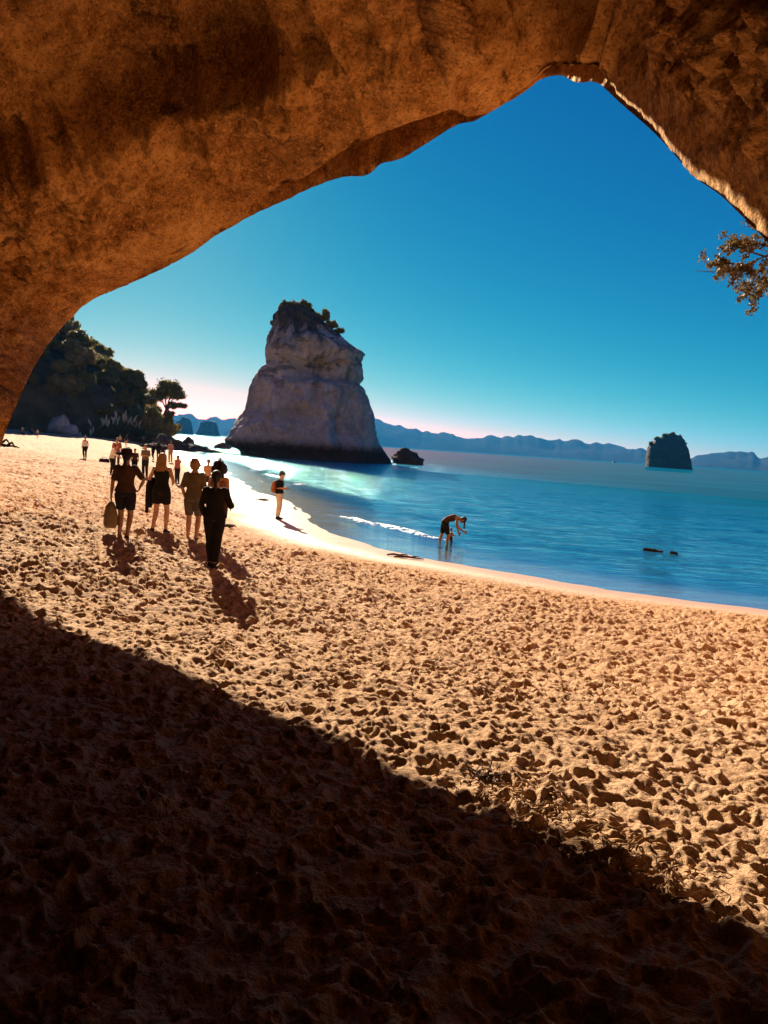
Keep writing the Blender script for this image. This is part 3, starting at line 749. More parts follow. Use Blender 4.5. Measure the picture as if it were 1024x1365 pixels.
def sea_stack():
    left = [(322, 625), (322, 604), (321, 599), (306, 593), (305, 587), (311, 577), (318, 560), (328, 545), (336, 522), (344, 500), (350, 492), (357, 487), (358, 470), (359, 455), (364, 440), (367, 425), (371, 414), (377, 409)]
    right = [(521, 625), (517, 613), (511, 600), (508, 588), (504, 570), (500, 552), (492, 535), (483, 517), (478, 512), (482, 503), (484, 492), (481, 484), (488, 474), (482, 468), (470, 460), (457, 452), (450, 445), (440, 436), (425, 426), (408, 413), (398, 408)]
    G, zz, th = loft_stack(left, right, 132.0, 0.8, 300, 230, zbase=-2.5)
    yc = at_t(512, 600, 132.0)[1]
    cen = np.stack([G[..., 0].mean(0), np.full(len(zz), yc), zz], -1)[None]
    N = G - cen; N[..., 2] = 0; N /= np.maximum(np.linalg.norm(N, axis=2), 1e-6)[..., None]
    front = np.clip(-np.sin(th), 0, 1)[:, None] ** 0.5
    Q = G
    d = 1.1 * fbm(Q, 0.14, 3, 7) + 0.6 * fbm(Q * np.array([1, 1, 0.55]), 0.5, 4, 17, 0.6) + 0.45 * np.floor(3 * noise(Q * np.array([0.3, 0.3, 1]), 0.35, 19)) / 3 - 0.55 * np.maximum(0, ridged(Q * np.array([1, 1, 0.5]), 0.33, 3, 23))
    side = 0.42 + 0.58 * np.abs(np.sin(th))[:, None]
    d = d * side
    # overhung ledges and a shallow cave below the beak
    zl = G[..., 2]; xl = G[..., 0]
    pc = at_t(447, 492, 132.0); 
    cave = np.exp(-((xl - pc[0]) / 5.2) ** 2) * sstep(pc[2] - 3.4, pc[2] - 1.2, zl) * (1 - sstep(pc[2] + 0.6 + 0.5 * noise(Q, 0.5, 5), pc[2] + 1.0 + 0.5 * noise(Q, 0.5, 5), zl)) * front
    d -= 3.0 * cave
    pc = at_t(425, 560, 132.0)
    d += 0.8 * np.exp(-((xl - pc[0] - 2) / 2.0) ** 2 - ((zl - pc[2]) / 5) ** 2) * front - 0.9 * np.exp(-((xl - pc[0] - 5.5) / 1.6) ** 2 - ((zl - pc[2] + 1) / 3.5) ** 2) * front
    low = sstep(2.6, 1.2, zl); d -= 0.9 * low * front
    G = G + N * d[..., None]
    G[..., 2] += 0.3 * noise(Q, 0.5, 41) * sstep(-1, 6, zl)
    G = close_top(G)
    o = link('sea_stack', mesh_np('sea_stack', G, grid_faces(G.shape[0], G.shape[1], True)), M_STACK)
    tag(o, 'tall pale tapering sea stack with bushes on top and an undercut dark foot', 'sea stack')
sea_stack()

def shrub(name, px, py, depth, rad, seed, label, m=0, n=500, leaf=0.17, dens=0.6, group=None, cat='shrub', dy=0.0, drop=1.2):
    p = at_t(px, py, depth) + np.array([0, dy, 0]); t = empty(name, p)
    r = np.random.default_rng(seed); parts = []; st = []
    k = max(5, int(rad * 7))
    for i in range(k):
        d = r.normal(0, 1, 3); d[2] = d[2] * 0.8 + 0.2; c = d / np.linalg.norm(d) * rad * r.uniform(0.3, 0.8); cr_ = rad * r.uniform(0.28, 0.45)
        st.append(tube([(0, 0, -rad - drop), tuple(c * 0.3 + np.array([0, 0, -rad * 0.5])), tuple(c)], [0.07, 0.05, 0.025], 5, n=6))
        if dens > 0.5: parts.append(blob(c, (cr_ * 0.65,) * 3, r, seed + i, 8, 6))
        nn = r.normal(0, 1, (n // k * 2, 3)); nn /= np.linalg.norm(nn, axis=1)[:, None]
        parts.append(leaf_quads(c + nn * cr_ * r.uniform(0.4, 1.2, len(nn))[:, None], leaf, nn, r))
    link('stem', mesh_py('stem', *join(st)), M_BARK, t)
    link('leaves', mesh_np('leaves', *join(parts), smooth=False), M_FOL[m], t)
    tag(t, label, cat, group)
for a in [(392, 409, 2.0, 'broad dark bush crowning the highest point of the tall sea stack', 0, 0.8), (378, 406, 1.2, 'small windblown bush at the highest corner of the tall sea stack', 0, 0.8),
          (407, 409, 1.7, 'dark bush beside the broad crowning bush on the tall sea stack', 0, 0.8), (430, 419, 1.7, 'open leafy tree standing alone on the sloping top of the tall sea stack', 1, 0.3),
          (443, 431, 1.4, 'leafy shrub between the open tree and the beak of the tall sea stack', 1, 0.3), (452, 440, 1.3, 'low dark shrub above the beak of the tall sea stack', 0, 0.8),
          (417, 421, 1.7, 'dark shrub below the open tree on the tall sea stack', 0, 0.8), (367, 430, 1.0, 'small bush clinging to the upper side edge of the tall sea stack', 0, 0.8), (384, 420, 2.0, 'hanging scrub just below the crown of the tall sea stack', 0, 0.8)]:
    shrub('shrub', a[0], a[1] + 2, 130.5, a[2] * 0.78, int(a[0]), a[3], a[4], int(620 * a[2]), 0.17, a[5], dy=0.0, drop=0.3)

M_DARK = rock_material('dark_rock', (0.10, 0.07, 0.055), (0.16, 0.12, 0.09), (0.05, 0.035, 0.028), (0.03, 0.02, 0.016), 0.5, 0.7)
M_WETROCK = rock_material('wet_rock', (0.03, 0.022, 0.018), (0.06, 0.05, 0.035), (0.018, 0.012, 0.01), (0.01, 0.008, 0.006), 1.5, 0.7)
def boulder(name, px, py, w, h, label, seed, cat='rock', group=None, mat=None, z=None, dep=0.75, sink=0.3, t=None, flat=0.0):
    p = at_z(px, py, 0.0) if t is None else at_t(px, py, t)
    if z is not None: p[2] = z
    th = np.linspace(0, 2 * pi, 34, endpoint=False); ph = np.linspace(0.0, pi, 20)
    T, Ph = np.meshgrid(th, ph, indexing='ij')
    D = np.stack([np.cos(T) * np.sin(Ph), np.sin(T) * np.sin(Ph), np.cos(Ph)], -1)
    Q = D * 1.1 + seed * 11.7
    k = 1 + 0.30 * fbm(Q, 1.4, 3, seed) + 0.16 * np.floor(3 * noise(Q, 2.2, seed + 3)) / 3 + 0.05 * noise(Q, 7.0, seed)
    V = D * k[..., None] * np.array([w / 2, w / 2 * dep, h * (1 + sink) / 2])
    V[..., 2] += h * (1 - sink) / 2
    V[..., 0] += 0.14 * w * (0.5 - V[..., 2] / max(h, .01)) * (1 if seed % 2 else -1) * 0.6
    o = link(name, mesh_np(name, V.reshape(-1, 3), grid_faces(34, 20, True)), mat or M_DARK)
    o.location = p
    tag(o, label, cat, group)
    return o
boulder('boulder', 541, 618.5, 5.6, 2.5, 'rounded dark boulder in the sea beside the tall sea stack', 3)
boulder('boulder', 297, 598, 3.4, 1.3, 'reddish low rock alone in the glittering shallows', 8, mat=plain('red_rock', (0.16, 0.08, 0.06), 0.9, 0.1, 0.4, 0.8, 0.6))
boulder('boulder', 251, 600, 2.8, 1.9, 'dark upright rock in the shallows in front of the reef', 9)
r_ = np.random.default_rng(4)
for i, (px, py, w, h) in enumerate([(222, 596, 5.5, 3.4), (231, 595, 6, 2.3), (240, 594, 5.5, 2.2), (248, 593.5, 5, 1.9), (255, 594, 5.0, 2.0), (262, 595, 5.5, 2.0), (270, 596, 5.0, 1.5), (277, 597, 5, 1.1), (284, 598, 5, 0.8), (236, 598, 4, 1.0), (258, 599, 4, 1.0), (228, 600, 4, 1.3), (215, 599, 4, 1.6), (209, 598, 4, 1.5), (202, 597, 4, 1.2), (196, 596, 3, 1.0)]):
    boulder('reef_rock', px, py, w * 0.8, h * 0.62, 'dark weathered reef rock off the headland tip', 20 + i, group='reef rocks off the headland', t=128.0 if px > 212 else 120.0)
for o_ in [o for o in scn.objects if o.name.startswith('reef_rock')]:
    o_.location.z = max(0.0, float(ground(np.array([o_.location.x]), np.array([o_.location.y]))[0])) - 0.1
for i, (px, py, w, h) in enumerate([(215, 590, 5, 3.2), (225, 591, 4, 3.0), (205, 588, 5, 2.6), (190, 586, 4, 2.5), (78, 572, 4.5, 4.6), (93, 574, 4.5, 4.8), (70, 573, 4, 2.0), (104, 577, 3, 1.6)]):
    o_ = boulder('cliff_boulder', px, py, w, h, ['dark rounded boulder at the headland tip', 'pale grey rock outcrop at the foot of the wooded headland'][int(px < 120)], 60 + i, group=['boulders at the headland tip', 'pale outcrops under the trees'][int(px < 120)], t=146.0 if px > 120 else 136.0, mat=None if px > 120 else M_STACK)
    o_.location.z = float(hill_z(np.array([o_.location.x]), np.array([o_.location.y]))[0][0]) - 0.4
for i, (px, py, w, h, lab) in enumerate([(870, 735, .8, .33, 'larger wet rock breaking the sea surface beside a lower one'), (898, 738, .7, .29, 'lower dark rock awash next to the larger wet rock')]):
    o_ = boulder('awash_rock', px, py, w, h, lab, 31 + i, sink=0.3, dep=0.55, group='rocks awash in the shallows', mat=M_WETROCK); o_.rotation_euler = (0, 0, radians(-7)); o_.location.z = -0.25

def far_stack(name, left, right, depth, label, seed, mat, zb=-3.0):
    G, zz, th = loft_stack(left, right, depth, 0.7, 110, 60, seed, zbase=zb)
    yc = at_t(512, 600, depth)[1]
    H = zz[-1] - zz[0]
    cen = np.stack([G[..., 0].mean(0), np.full(len(zz), yc), zz], -1)[None]
    N = G - cen; N[..., 2] = 0; N /= np.maximum(np.linalg.norm(N, axis=2), 1e-6)[..., None]
    G = G + N * ((0.035 * H * fbm(G / H, 4.0, 4, seed)) * (0.3 + 0.7 * np.abs(np.sin(th))[:, None]))[..., None]
    G[..., 2] += 0.02 * H * noise(G / H, 9.0, seed + 2) * sstep(0.6, 1, (G[..., 2] - zz[0]) / H)
    G = close_top(G)
    o = link(name, mesh_np(name, G, grid_faces(G.shape[0], G.shape[1], True)), mat)
    tag(o, label, 'sea stack'); return o
far_stack('rock_islet', [(862, 626), (862, 619), (863, 605), (864, 596), (871, 588), (878, 583), (888, 580)], [(923, 628), (922, 623), (918, 610), (915, 598), (911, 588), (907, 582), (897, 579)], 640.0, 'dark bushy dome shaped islet far out on the bay', 5, rock_material('islet_rock', (0.075, 0.06, 0.045), (0.11, 0.085, 0.065), (0.05, 0.04, 0.03), (0.03, 0.026, 0.018), 0.05, 0.7))
M_FARROCK = rock_material('far_rock', (0.10, 0.085, 0.07), (0.14, 0.12, 0.1), (0.06, 0.05, 0.04), (0.04, 0.034, 0.03), 0.03, 0.7)
far_stack('rock_islet', [(228, 581), (229, 576), (231, 570), (236, 562), (242, 558)], [(259, 584), (258, 578), (257, 572), (255, 561), (252, 557)], 1500.0, 'hazy flat topped islet beside the headland tip', 6, M_FARROCK)
far_stack('rock_islet', [(259, 584), (261, 578), (264, 573), (268, 563), (272, 563)], [(294, 585), (293, 580), (291, 572), (289, 563), (286, 562)], 1600.0, 'hazy broad flat topped islet close to the tall sea stack', 7, M_FARROCK)
for k_, (px, py, rr) in enumerate([(868, 592, 2.2), (876, 585, 2.4), (886, 581, 2.6), (896, 579, 2.4), (906, 583, 2.4), (912, 592, 2.0)]):
    shrub('islet_bush', px, py, 636.0, rr, 500 + k_, 'dark bush on the skyline of the dome shaped islet', 0, 260, 0.5, 0.8, 'bushes on the far islet', 'shrub')

# boat, a speck on the bay
def boat():
    p = at_z(819, 617.8, 0.0); d = 1500.0; p = CAM + (p - CAM) / np.linalg.norm(p - CAM) * d; p[2] = 0
    t = empty('motor_boat', p, 0.5)
    xs = np.linspace(-4.5, 4.5, 14); rings = []
    for x in xs:
        w = 1.5 * (1 - max(0, (x + 0.5) / 5.0) ** 2.2); dk = 1.1 + 0.05 * max(0, x) ** 1.4
        rings.append([(x, -w, dk), (x, -w * 0.8, 0.1), (x, 0, -0.5), (x, w * 0.8, 0.1), (x, w, dk)])
    V = np.array(rings).reshape(-1, 3)
    link('hull', mesh_py('hull', V, np.vstack([grid_faces(14, 5), [[i * 5, i * 5 + 4, (i + 1) * 5 + 4, (i + 1) * 5] for i in range(13)], [[0, 1, 2, 4]]])), plain('boat_hull', (0.10, 0.10, 0.11), 0.4, 0.4, 0.1), t)
    cb_ = np.array([(-2, -1, 1.1), (1.6, -0.9, 1.1), (1.6, 0.9, 1.1), (-2, 1, 1.1), (-1.8, -0.9, 2.6), (0.7, -0.8, 2.6), (0.7, 0.8, 2.6), (-1.8, 0.9, 2.6)])
    link('cabin', mesh_py('cabin', cb_, [[0, 1, 5, 4], [1, 2, 6, 5], [2, 3, 7, 6], [3, 0, 4, 7], [4, 5, 6, 7]], False), plain('boat_cabin', (0.25, 0.25, 0.27), 0.4, 0.4, 0.1), t)
    tag(t, 'tiny dark motor boat far out before the hills', 'boat')
boat()

# ------------------------------------------------------------------ people
MATS = {}
def cloth(name, col, rough=0.9):
    if name not in MATS: MATS[name] = plain(name, col, rough, 0.15, 0.18, 9.0, 0.15)
    return MATS[name]
SKIN = cloth('skin_tan', (0.42, 0.215, 0.125), 0.55); SKIN_D = cloth('skin_brown', (0.30, 0.15, 0.085), 0.55)
TODO = []                                              # (object, voxel size): fused into one surface at the end
def lerp(a, b, t): return np.array(a, float) * (1 - t) + np.array(b, float) * t
def loft(rings, seg=18):
    """rings: (centre, right axis, front axis, half width, half depth)"""
    ang = np.linspace(0, 2 * pi, seg, endpoint=False); R = []
    for c, a, b, w, d in rings: R.append(np.array(c) + np.cos(ang)[:, None] * np.array(a) * w + np.sin(ang)[:, None] * np.array(b) * d)
    V = np.stack(R, 1); n = V.shape[1]; Vf = V.reshape(-1, 3); Fq = grid_faces(seg, n, True)
    i = np.arange(seg); j = (i + 1) % seg; c0, c1 = len(Vf), len(Vf) + 1
    Vf = np.vstack([Vf, np.array(rings[0][0]), np.array(rings[-1][0])])
    f0 = np.stack([j * n, i * n, np.full(seg, c0), np.full(seg, c0)], -1); f1 = np.stack([i * n + n - 1, j * n + n - 1, np.full(seg, c1), np.full(seg, c1)], -1)
    return Vf, np.vstack([Fq, f0, f1])
def ell(c, rad, R=np.eye(3), nu=16, nv=12):
    th = np.linspace(0, 2 * pi, nu, endpoint=False); ph = np.linspace(0.001, pi - 0.001, nv)
    T, Ph = np.meshgrid(th, ph, indexing='ij')
    D = np.stack([np.cos(T) * np.sin(Ph), np.sin(T) * np.sin(Ph), np.cos(Ph)], -1) * np.array(rad)
    V = (D.reshape(-1, 3) @ np.asarray(R).T) + np.array(c); n = nv
    Fq = grid_faces(nu, nv, True)
    i = np.arange(nu); j = (i + 1) % nu; c0, c1 = len(V), len(V) + 1
    V = np.vstack([V, V[i * n].mean(0), V[i * n + n - 1].mean(0)])
    f0 = np.stack([j * n, i * n, np.full(nu, c0), np.full(nu, c0)], -1); f1 = np.stack([i * n + n - 1, j * n + n - 1, np.full(nu, c1), np.full(nu, c1)], -1)
    return V, np.vstack([Fq, f0, f1])
def unit(v): v = np.array(v, float); return v / max(np.linalg.norm(v), 1e-9)

TORSO = [(0.845, .120, .095), (0.89, .168, .118), (0.95, .178, .120), (1.02, .150, .102), (1.09, .128, .090), (1.17, .136, .098), (1.25, .156, .110), (1.32, .170, .104), (1.375, .170, .086), (1.41, .125, .070), (1.44, .066, .060), (1.49, .052, .054), (1.54, .050, .052)]
TORSO_M = [(z, w * (0.95 if z < 1.0 else 1.12 if z > 1.05 and z < 1.4 else 1.04), d * 1.02) for z, w, d in TORSO]

def person(px=None, foot=None, head=None, loc=None, H=None, yaw=0.0, label='', top=None, bottom='shorts', top_col=('shirt_black', (0.012, 0.010, 0.010)), bot_col=('shorts_black', (0.012, 0.011, 0.012)), shoe_col=('shoe_dark', (0.02, 0.016, 0.014)),
           hair='short', hair_col=('hair_dark', (0.025, 0.015, 0.010)), hat=None, male=False, skin=None, pose=None, sleeve=0.45, leg_len=0.35, vox=0.013, group=None, cat='person', depth=None, belly=0.0, shoes=True, eyes=True, name='person', long_top=0.0):
    pose = pose or {}
    if loc is None:
        loc = at_ground(px, foot) if depth is None else at_t(px, foot, depth)
        if depth is not None: loc[2] = float(ground(np.array([loc[0]]), np.array([loc[1]]))[0])
    if H is None:
        H = (foot - head) * ((loc - CAM) @ cf) / F / pose.get('stand', 1.0)
        print('PERSON', label[:40], 'dist %.1f' % ((loc - CAM) @ cf), 'H %.2f' % H, 'z %.2f' % loc[2])
    S = H / 1.70
    J = dict(hipL=(-.092, 0, .89), hipR=(.092, 0, .89), kneeL=(-.100, .02, .49), kneeR=(.100, .02, .49), ankL=(-.100, -.03, .085), ankR=(.100, -.03, .085),
             shL=(-.178, -.005, 1.385), shR=(.178, -.005, 1.385), elL=(-.225, -.035, 1.12), elR=(.225, -.035, 1.12), wrL=(-.235, .045, .885), wrR=(.235, .045, .885), head=(0, .015, 1.60))
    spine = pose.get('spine', [(0, 0, .845), (0, 0, 1.09), (0, 0, 1.32), (0, 0, 1.54)])
    for k, v in pose.items():
        if k in J: J[k] = v
    J = {k: np.array(v, float) for k, v in J.items()}
    if not male:
        for k in ('shL', 'shR'): J[k][0] *= 0.88
        for k in ('elL', 'elR'): J[k][0] *= 0.94
    sp_z = [.845, 1.09, 1.32, 1.54]; spn = np.array(spine, float)
    def sp_at(z):
        c = np.array([np.interp(z, sp_z, spn[:, k]) for k in range(3)])
        c2 = np.array([np.interp(min(z + .03, 1.54), sp_z, spn[:, k]) - np.interp(max(z - .03, .845), sp_z, spn[:, k]) for k in range(3)])
        up = unit(c2); fr = unit(np.cross(up, np.array([1.0, 0, 0]))) ; rt = np.cross(fr, up); return c, rt, np.cross(up, rt), up
    def torso(inf, z0, z1, flare=0.0):
        T = TORSO_M if male else TORSO; rings = []
        zs = [z0] + [z for z, _, _ in T if z0 < z < z1] + [z1]
        for z in zs:
            w = np.interp(z, [q[0] for q in T], [q[1] for q in T]); d = np.interp(z, [q[0] for q in T], [q[2] for q in T])
            c, rt, fr, up = sp_at(z); k = inf + flare * max(0, (1.15 - z) / 0.3)
            rings.append((c, rt, fr, w + k, d + k + belly * math.exp(-((z - 1.05) / .12) ** 2)))
        return loft(rings)
    thigh = (.083, .066, .052) if not male else (.082, .064, .05)
    def leg(sd, inf=0.0, frac=1.0):
        h, k, a = J['hip' + sd], J['knee' + sd], J['ank' + sd]
        pts = [lerp(h, k, -0.02), lerp(h, k, .3), lerp(h, k, .7), k, lerp(k, a, .28), lerp(k, a, .62), a]
        rad = [.088, .082, .062, .054, .056, .042, .035]
        if frac < 1.0:
            t = frac * 6; n = max(2, int(math.floor(t)) + 1); e = t - math.floor(t)
            pts2 = pts[:n]; rad2 = rad[:n]
            if e > .02 and n < 7: pts2 = pts2 + [lerp(pts[n - 1], pts[n], e)]; rad2 = rad2 + [rad[n - 1] * (1 - e) + rad[n] * e]
            pts, rad = pts2, rad2
        return tube(pts, [q + inf for q in rad], 12)
    def arm(sd, inf=0.0, frac=1.0):
        s, e, w = J['sh' + sd], J['el' + sd], J['wr' + sd]
        sg = -1 if sd == 'L' else 1
        pts = [s - np.array([sg * .04, 0, -.002]), s, lerp(s, e, .45), e, lerp(e, w, .35), w]; rad = [.050, .054, .043, .037, .037, .025]
        if frac < 1.0:
            t = 1 + frac * 4; n = int(math.floor(t)) + 1; e_ = t - math.floor(t)
            p2, r2 = pts[:n], rad[:n]
            if e_ > .02 and n < 6: p2 = p2 + [lerp(pts[n - 1], pts[n], e_)]; r2 = r2 + [rad[n - 1] * (1 - e_) + rad[n] * e_]
            pts, rad = p2, r2
        return tube(pts, [q + inf for q in rad], 10)
    def hand(sd):
        e, w = J['el' + sd], J['wr' + sd]; sg = -1 if sd == 'L' else 1
        d = unit(w - e); d = unit(d + np.array(pose.get('hand' + sd, (0, 0.05, 0)), float))
        side = unit(np.cross(d, np.array([sg * 1.0, 0.0, 0.001]))) if abs(d[0]) < .9 else np.array([0, 1.0, 0])   # across the palm (front)
        if side[1] < 0: side = -side
        nrm = np.cross(d, side)
        inw = unit(nrm * (1 if (nrm @ np.array([-sg, 0, 0])) > 0 else -1))
        parts = [loft([(w - d * .01, side, inw, .026, .020), (w + d * .035, side, inw, .038, .017), (w + d * .085, side, inw, .041, .014)], 10)]
        for i, (o, l) in enumerate([(.030, .068), (.010, .078), (-.011, .072), (-.031, .056)]):
            b = w + d * .078 + side * o; m1 = b + d * l * .5 + inw * .006; tip = b + d * l * .88 + inw * .028
            parts.append(tube([b, m1, tip], [.0095, .0088, .0075], 7))
        b = w + d * .022 + side * .030; parts.append(tube([b, b + d * .030 + side * .028 + inw * .006, b + d * .062 + side * .036 + inw * .018], [.0125, .0105, .0085], 7))
        return parts
    def foot_(sd, inf=0.0):
        a = J['ank' + sd]; f = unit(np.array(pose.get('toe' + sd, (0.12 if sd == 'R' else -0.12, 1, 0)), float)); u_ = unit(np.array(pose.get('footup' + sd, (0, 0, 1)), float)); u_ = unit(u_ - f * (u_ @ f)); rt = np.cross(f, u_)
        g = a - u_ * .085
        return [loft([(g - f * .055 + u_ * .035, rt, u_, .026 + inf, .030 + inf * .6), (g - f * .02 + u_ * .04, rt, u_, .034 + inf, .038 + inf * .6), (g + f * .05 + u_ * .038, rt, u_, .038 + inf, .036 + inf * .6), (g + f * .12 + u_ * .026, rt, u_, .044 + inf, .025 + inf * .6), (g + f * .175 + u_ * .018, rt, u_, .034 + inf, .017 + inf * .5)], 12),
                tube([a + u_ * .02, a - u_ * .045], [.036 + inf, .038 + inf], 10)]
    hd = J['head']; hup = unit(pose.get('head_up', (0, 0.0, 1))); hf = unit(pose.get('face', (0, 1, 0))); hf = unit(hf - hup * (hf @ hup)); hr = np.cross(hf, hup)
    HR = np.stack([hr, hf, hup], 1)
    hp = lambda x, y, z: hd + HR @ np.array([x, y, z])
    root = empty(name, loc, yaw); root.scale = (S, S, S)
    # body: torso, limbs, neck and head fused into one surface
    bp = [torso(0, .845, 1.54), leg('L'), leg('R'), arm('L'), arm('R')] + hand('L') + hand('R') + foot_('L') + foot_('R')
    bp += [ell(hp(0, -.008, .012), (.074, .094, .100), HR), ell(hp(0, .022, -.045), (.055, .066, .066), HR), ell(hp(0, .062, -.088), (.026, .022, .020), HR),
           tube([hp(0, .082, .012), hp(0, .104, -.022), hp(0, .090, -.034)], [.009, .014, .011], 8), ell(hp(-.077, -.005, -.012), (.012, .020, .030), HR, 10, 8), ell(hp(.077, -.005, -.012), (.012, .020, .030), HR, 10, 8),
           tube([sp_at(1.48)[0], hp(0, -.012, -.06)], [.052, .050], 12), ell(hp(0, .083, -.055), (.024, .010, .010), HR, 8, 6)]
    def part(nm, parts, mat, fuse=True, v=None, parent=None):
        V, Fq = join(parts); o = link(nm, mesh_py(nm, V, Fq), mat, parent or root)
        if fuse: TODO.append((o, v or vox))
        return o
    body = part('body', bp, skin or SKIN)
    if eyes:
        em = cloth('eye', (0.02, 0.015, 0.012), 0.2)
        for sg in (-1, 1): part('eye', [ell(hp(sg * .030, .083, .012), (.011, .008, .007), HR, 8, 6)], em, False)
    if bottom == 'shorts': part('shorts', [torso(.016, .85, 1.06), leg('L', .024, leg_len), leg('R', .024, leg_len)], cloth(*bot_col))
    elif bottom == 'trousers': part('trousers', [torso(.014, .85, 1.06), leg('L', .020, .97), leg('R', .020, .97)], cloth(*bot_col))
    elif bottom == 'briefs': part('swim_briefs', [torso(.008, .85, .985), leg('L', .008, .10), leg('R', .008, .10)], cloth(*bot_col))
    if top == 'shirt': part('shirt', [torso(.020, .93 - long_top, 1.425, .02)] + [arm(s, .018, sleeve) for s in 'LR'], cloth(*top_col))
    elif top == 'vest': part('vest', [torso(.014, .96 - long_top, 1.35, .01), tube([sp_at(1.33)[0] + np.array([-.10, .075, 0]), sp_at(1.42)[0] + np.array([-.085, 0, .012]), sp_at(1.33)[0] + np.array([-.10, -.075, 0])], [.022] * 3, 8), tube([sp_at(1.33)[0] + np.array([.10, .075, 0]), sp_at(1.42)[0] + np.array([.085, 0, .012]), sp_at(1.33)[0] + np.array([.10, -.075, 0])], [.022] * 3, 8)], cloth(*top_col))
    if shoes:
        for s in 'LR': part('shoe', foot_(s, .010), cloth(*shoe_col))
    hm = cloth(*hair_col, 0.6) if len(hair_col) == 2 else cloth(*hair_col)
    r = np.random.default_rng(int(abs(loc[0] * 91 + loc[1] * 37)) % 9999)
    if hair:
        cap = [ell(hp(0, -.022, .030), (.083, .096, .096), HR), ell(hp(0, -.045, -.005), (.078, .070, .085), HR)]
        if hair == 'long':
            for q in np.linspace(-1, 1, 7):
                l = .34 + .05 * r.random() - .06 * abs(q)
                cap.append(tube([hp(q * .060, -.055 - .02 * (1 - q * q), .02), hp(q * .078, -.085, -.09), hp(q * .085, -.100, -.19) , hp(q * .075 + .01 * r.normal(), -.105, -l)], [.034, .036, .030, .012], 8, n=9))
        elif hair == 'bob':
            for q in range(46):
                d = unit(r.normal(0, 1, 3) * np.array([1, 1, .8]) + np.array([0, -.35, 0])); 
                if d[1] > .45 and d[2] < .5: continue
                cap.append(ell(hp(*(d * np.array([.092, .100, .108]) + np.array([0, -.02, .0]))), (.030, .030, .034), HR, 8, 6))
        elif hair == 'big':
            for q in range(60):
                d = unit(r.normal(0, 1, 3) + np.array([0, -.4, -.1])); 
                if d[1] > .4 and d[2] < .5: continue
                cap.append(ell(hp(*(d * np.array([.125, .120, .15]) + np.array([0, -.04, -.03]))), (.042, .042, .050), HR, 8, 6))
        elif hair == 'pony':
            cap.append(tube([hp(0, -.085, .04), hp(0, -.125, .0), hp(.005, -.125, -.12), hp(.01, -.115, -.26)], [.03, .036, .030, .010], 10, n=10)); cap.append(ell(hp(0, -.03, .035), (.09, .10, .10), HR))
        elif hair == 'bun': cap.append(ell(hp(0, -.115, .03), (.04, .035, .04), HR, 10, 8))
        elif hair == 'hang':       # loose hair falling forward past the face of a bent head
            for q in np.linspace(-1, 1, 7):
                b = hp(q * .07, .0, .03); cap.append(tube([b, hp(q * .085, .055, .02), hp(q * .085, .08, -.01) + np.array([0, 0.02, -.08]), hp(q * .07, .06, .0) + np.array([0, .02 * r.normal(), -.20 - .05 * r.random()])], [.03, .034, .028, .010], 8, n=8))
        part('hair', cap, hm, v=min(vox, .013))
    if hat:
        kind, hc = hat; m = cloth(*hc)
        base = hp(0, -.012, .062); R = HR
        if kind == 'brim':
            prof = [(.10, .0), (.215, -.030), (.218, -.024), (.102, .012), (.098, .055), (.080, .085), (.0, .095)]
        else:
            prof = [(.094, -.005), (.100, .0), (.101, .02), (.096, .055), (.070, .088), (.0, .098)]
        seg = 22; ang = np.linspace(0, 2 * pi, seg, endpoint=False); V = []
        for rad, z in prof:
            for a_ in ang: V.append(base + R @ np.array([cos(a_) * rad, sin(a_) * rad * 1.1 - .01, z + (.018 * sin(a_ * 2 + 1) if kind == 'brim' and rad > .15 else 0)]))
        n = len(prof); V = np.array(V).reshape(n, seg, 3).transpose(1, 0, 2).reshape(-1, 3)
        ho = part('hat' if kind == 'brim' else 'cap', [(V, grid_faces(seg, n, True))], m, False)
        if kind == 'cap':
            part('peak', [loft([(base + R @ np.array([0, .075, .005]), hr, hup, .075, .008), (base + R @ np.array([0, .13, .002]), hr, hup, .070, .007), (base + R @ np.array([0, .165, -.010]), hr, hup, .040, .005)], 12)], m, False, None, ho)
    tag(root, label, cat, group)
    root['_J'] = 0; del root['_J']
    M = Matrix.Translation(loc) @ Matrix.Rotation(yaw, 4, 'Z') @ Matrix.Scale(S, 4)
    W = lambda p: np.array(M @ Vector(tuple(p)))
    return root, J, W, S

BLACK = ('cloth_black', (0.010, 0.008, 0.008)); NAVY = ('cloth_navy', (0.015, 0.014, 0.022)); BROWN = ('cloth_brown', (0.055, 0.026, 0.017)); OLIVE = ('cloth_olive', (0.115, 0.085, 0.05)); GREY = ('cloth_grey', (0.11, 0.09, 0.08))
WHITE = ('cloth_white', (0.62, 0.56, 0.50)); TAN = ('cloth_tan', (0.42, 0.25, 0.16)); PINK = ('cloth_pink', (0.30, 0.10, 0.10)); RED = ('cloth_red', (0.30, 0.07, 0.045)); CREAM = ('cloth_cream', (0.50, 0.37, 0.30))
BLOND = ('hair_blond', (0.24, 0.13, 0.055)); BRUN = ('hair_brown', (0.075, 0.038, 0.020)); DARKH = ('hair_dark', (0.018, 0.011, 0.008))
stepL = dict(kneeL=(-.10, .10, .50), ankL=(-.10, .05, .095), kneeR=(.10, .03, .49), ankR=(.10, -.16, .11), toeR=(.1, 1, -.25))
stepR = dict(kneeR=(.10, .10, .50), ankR=(.10, .06, .095), kneeL=(-.10, .02, .49), ankL=(-.10, -.17, .12), toeL=(-.1, 1, -.3))
P1 = dict(stepL, elR=(.36, -.02, 1.17), wrR=(.24, .10, 1.02), elL=(-.25, -.02, 1.11), wrL=(-.27, .03, .86))
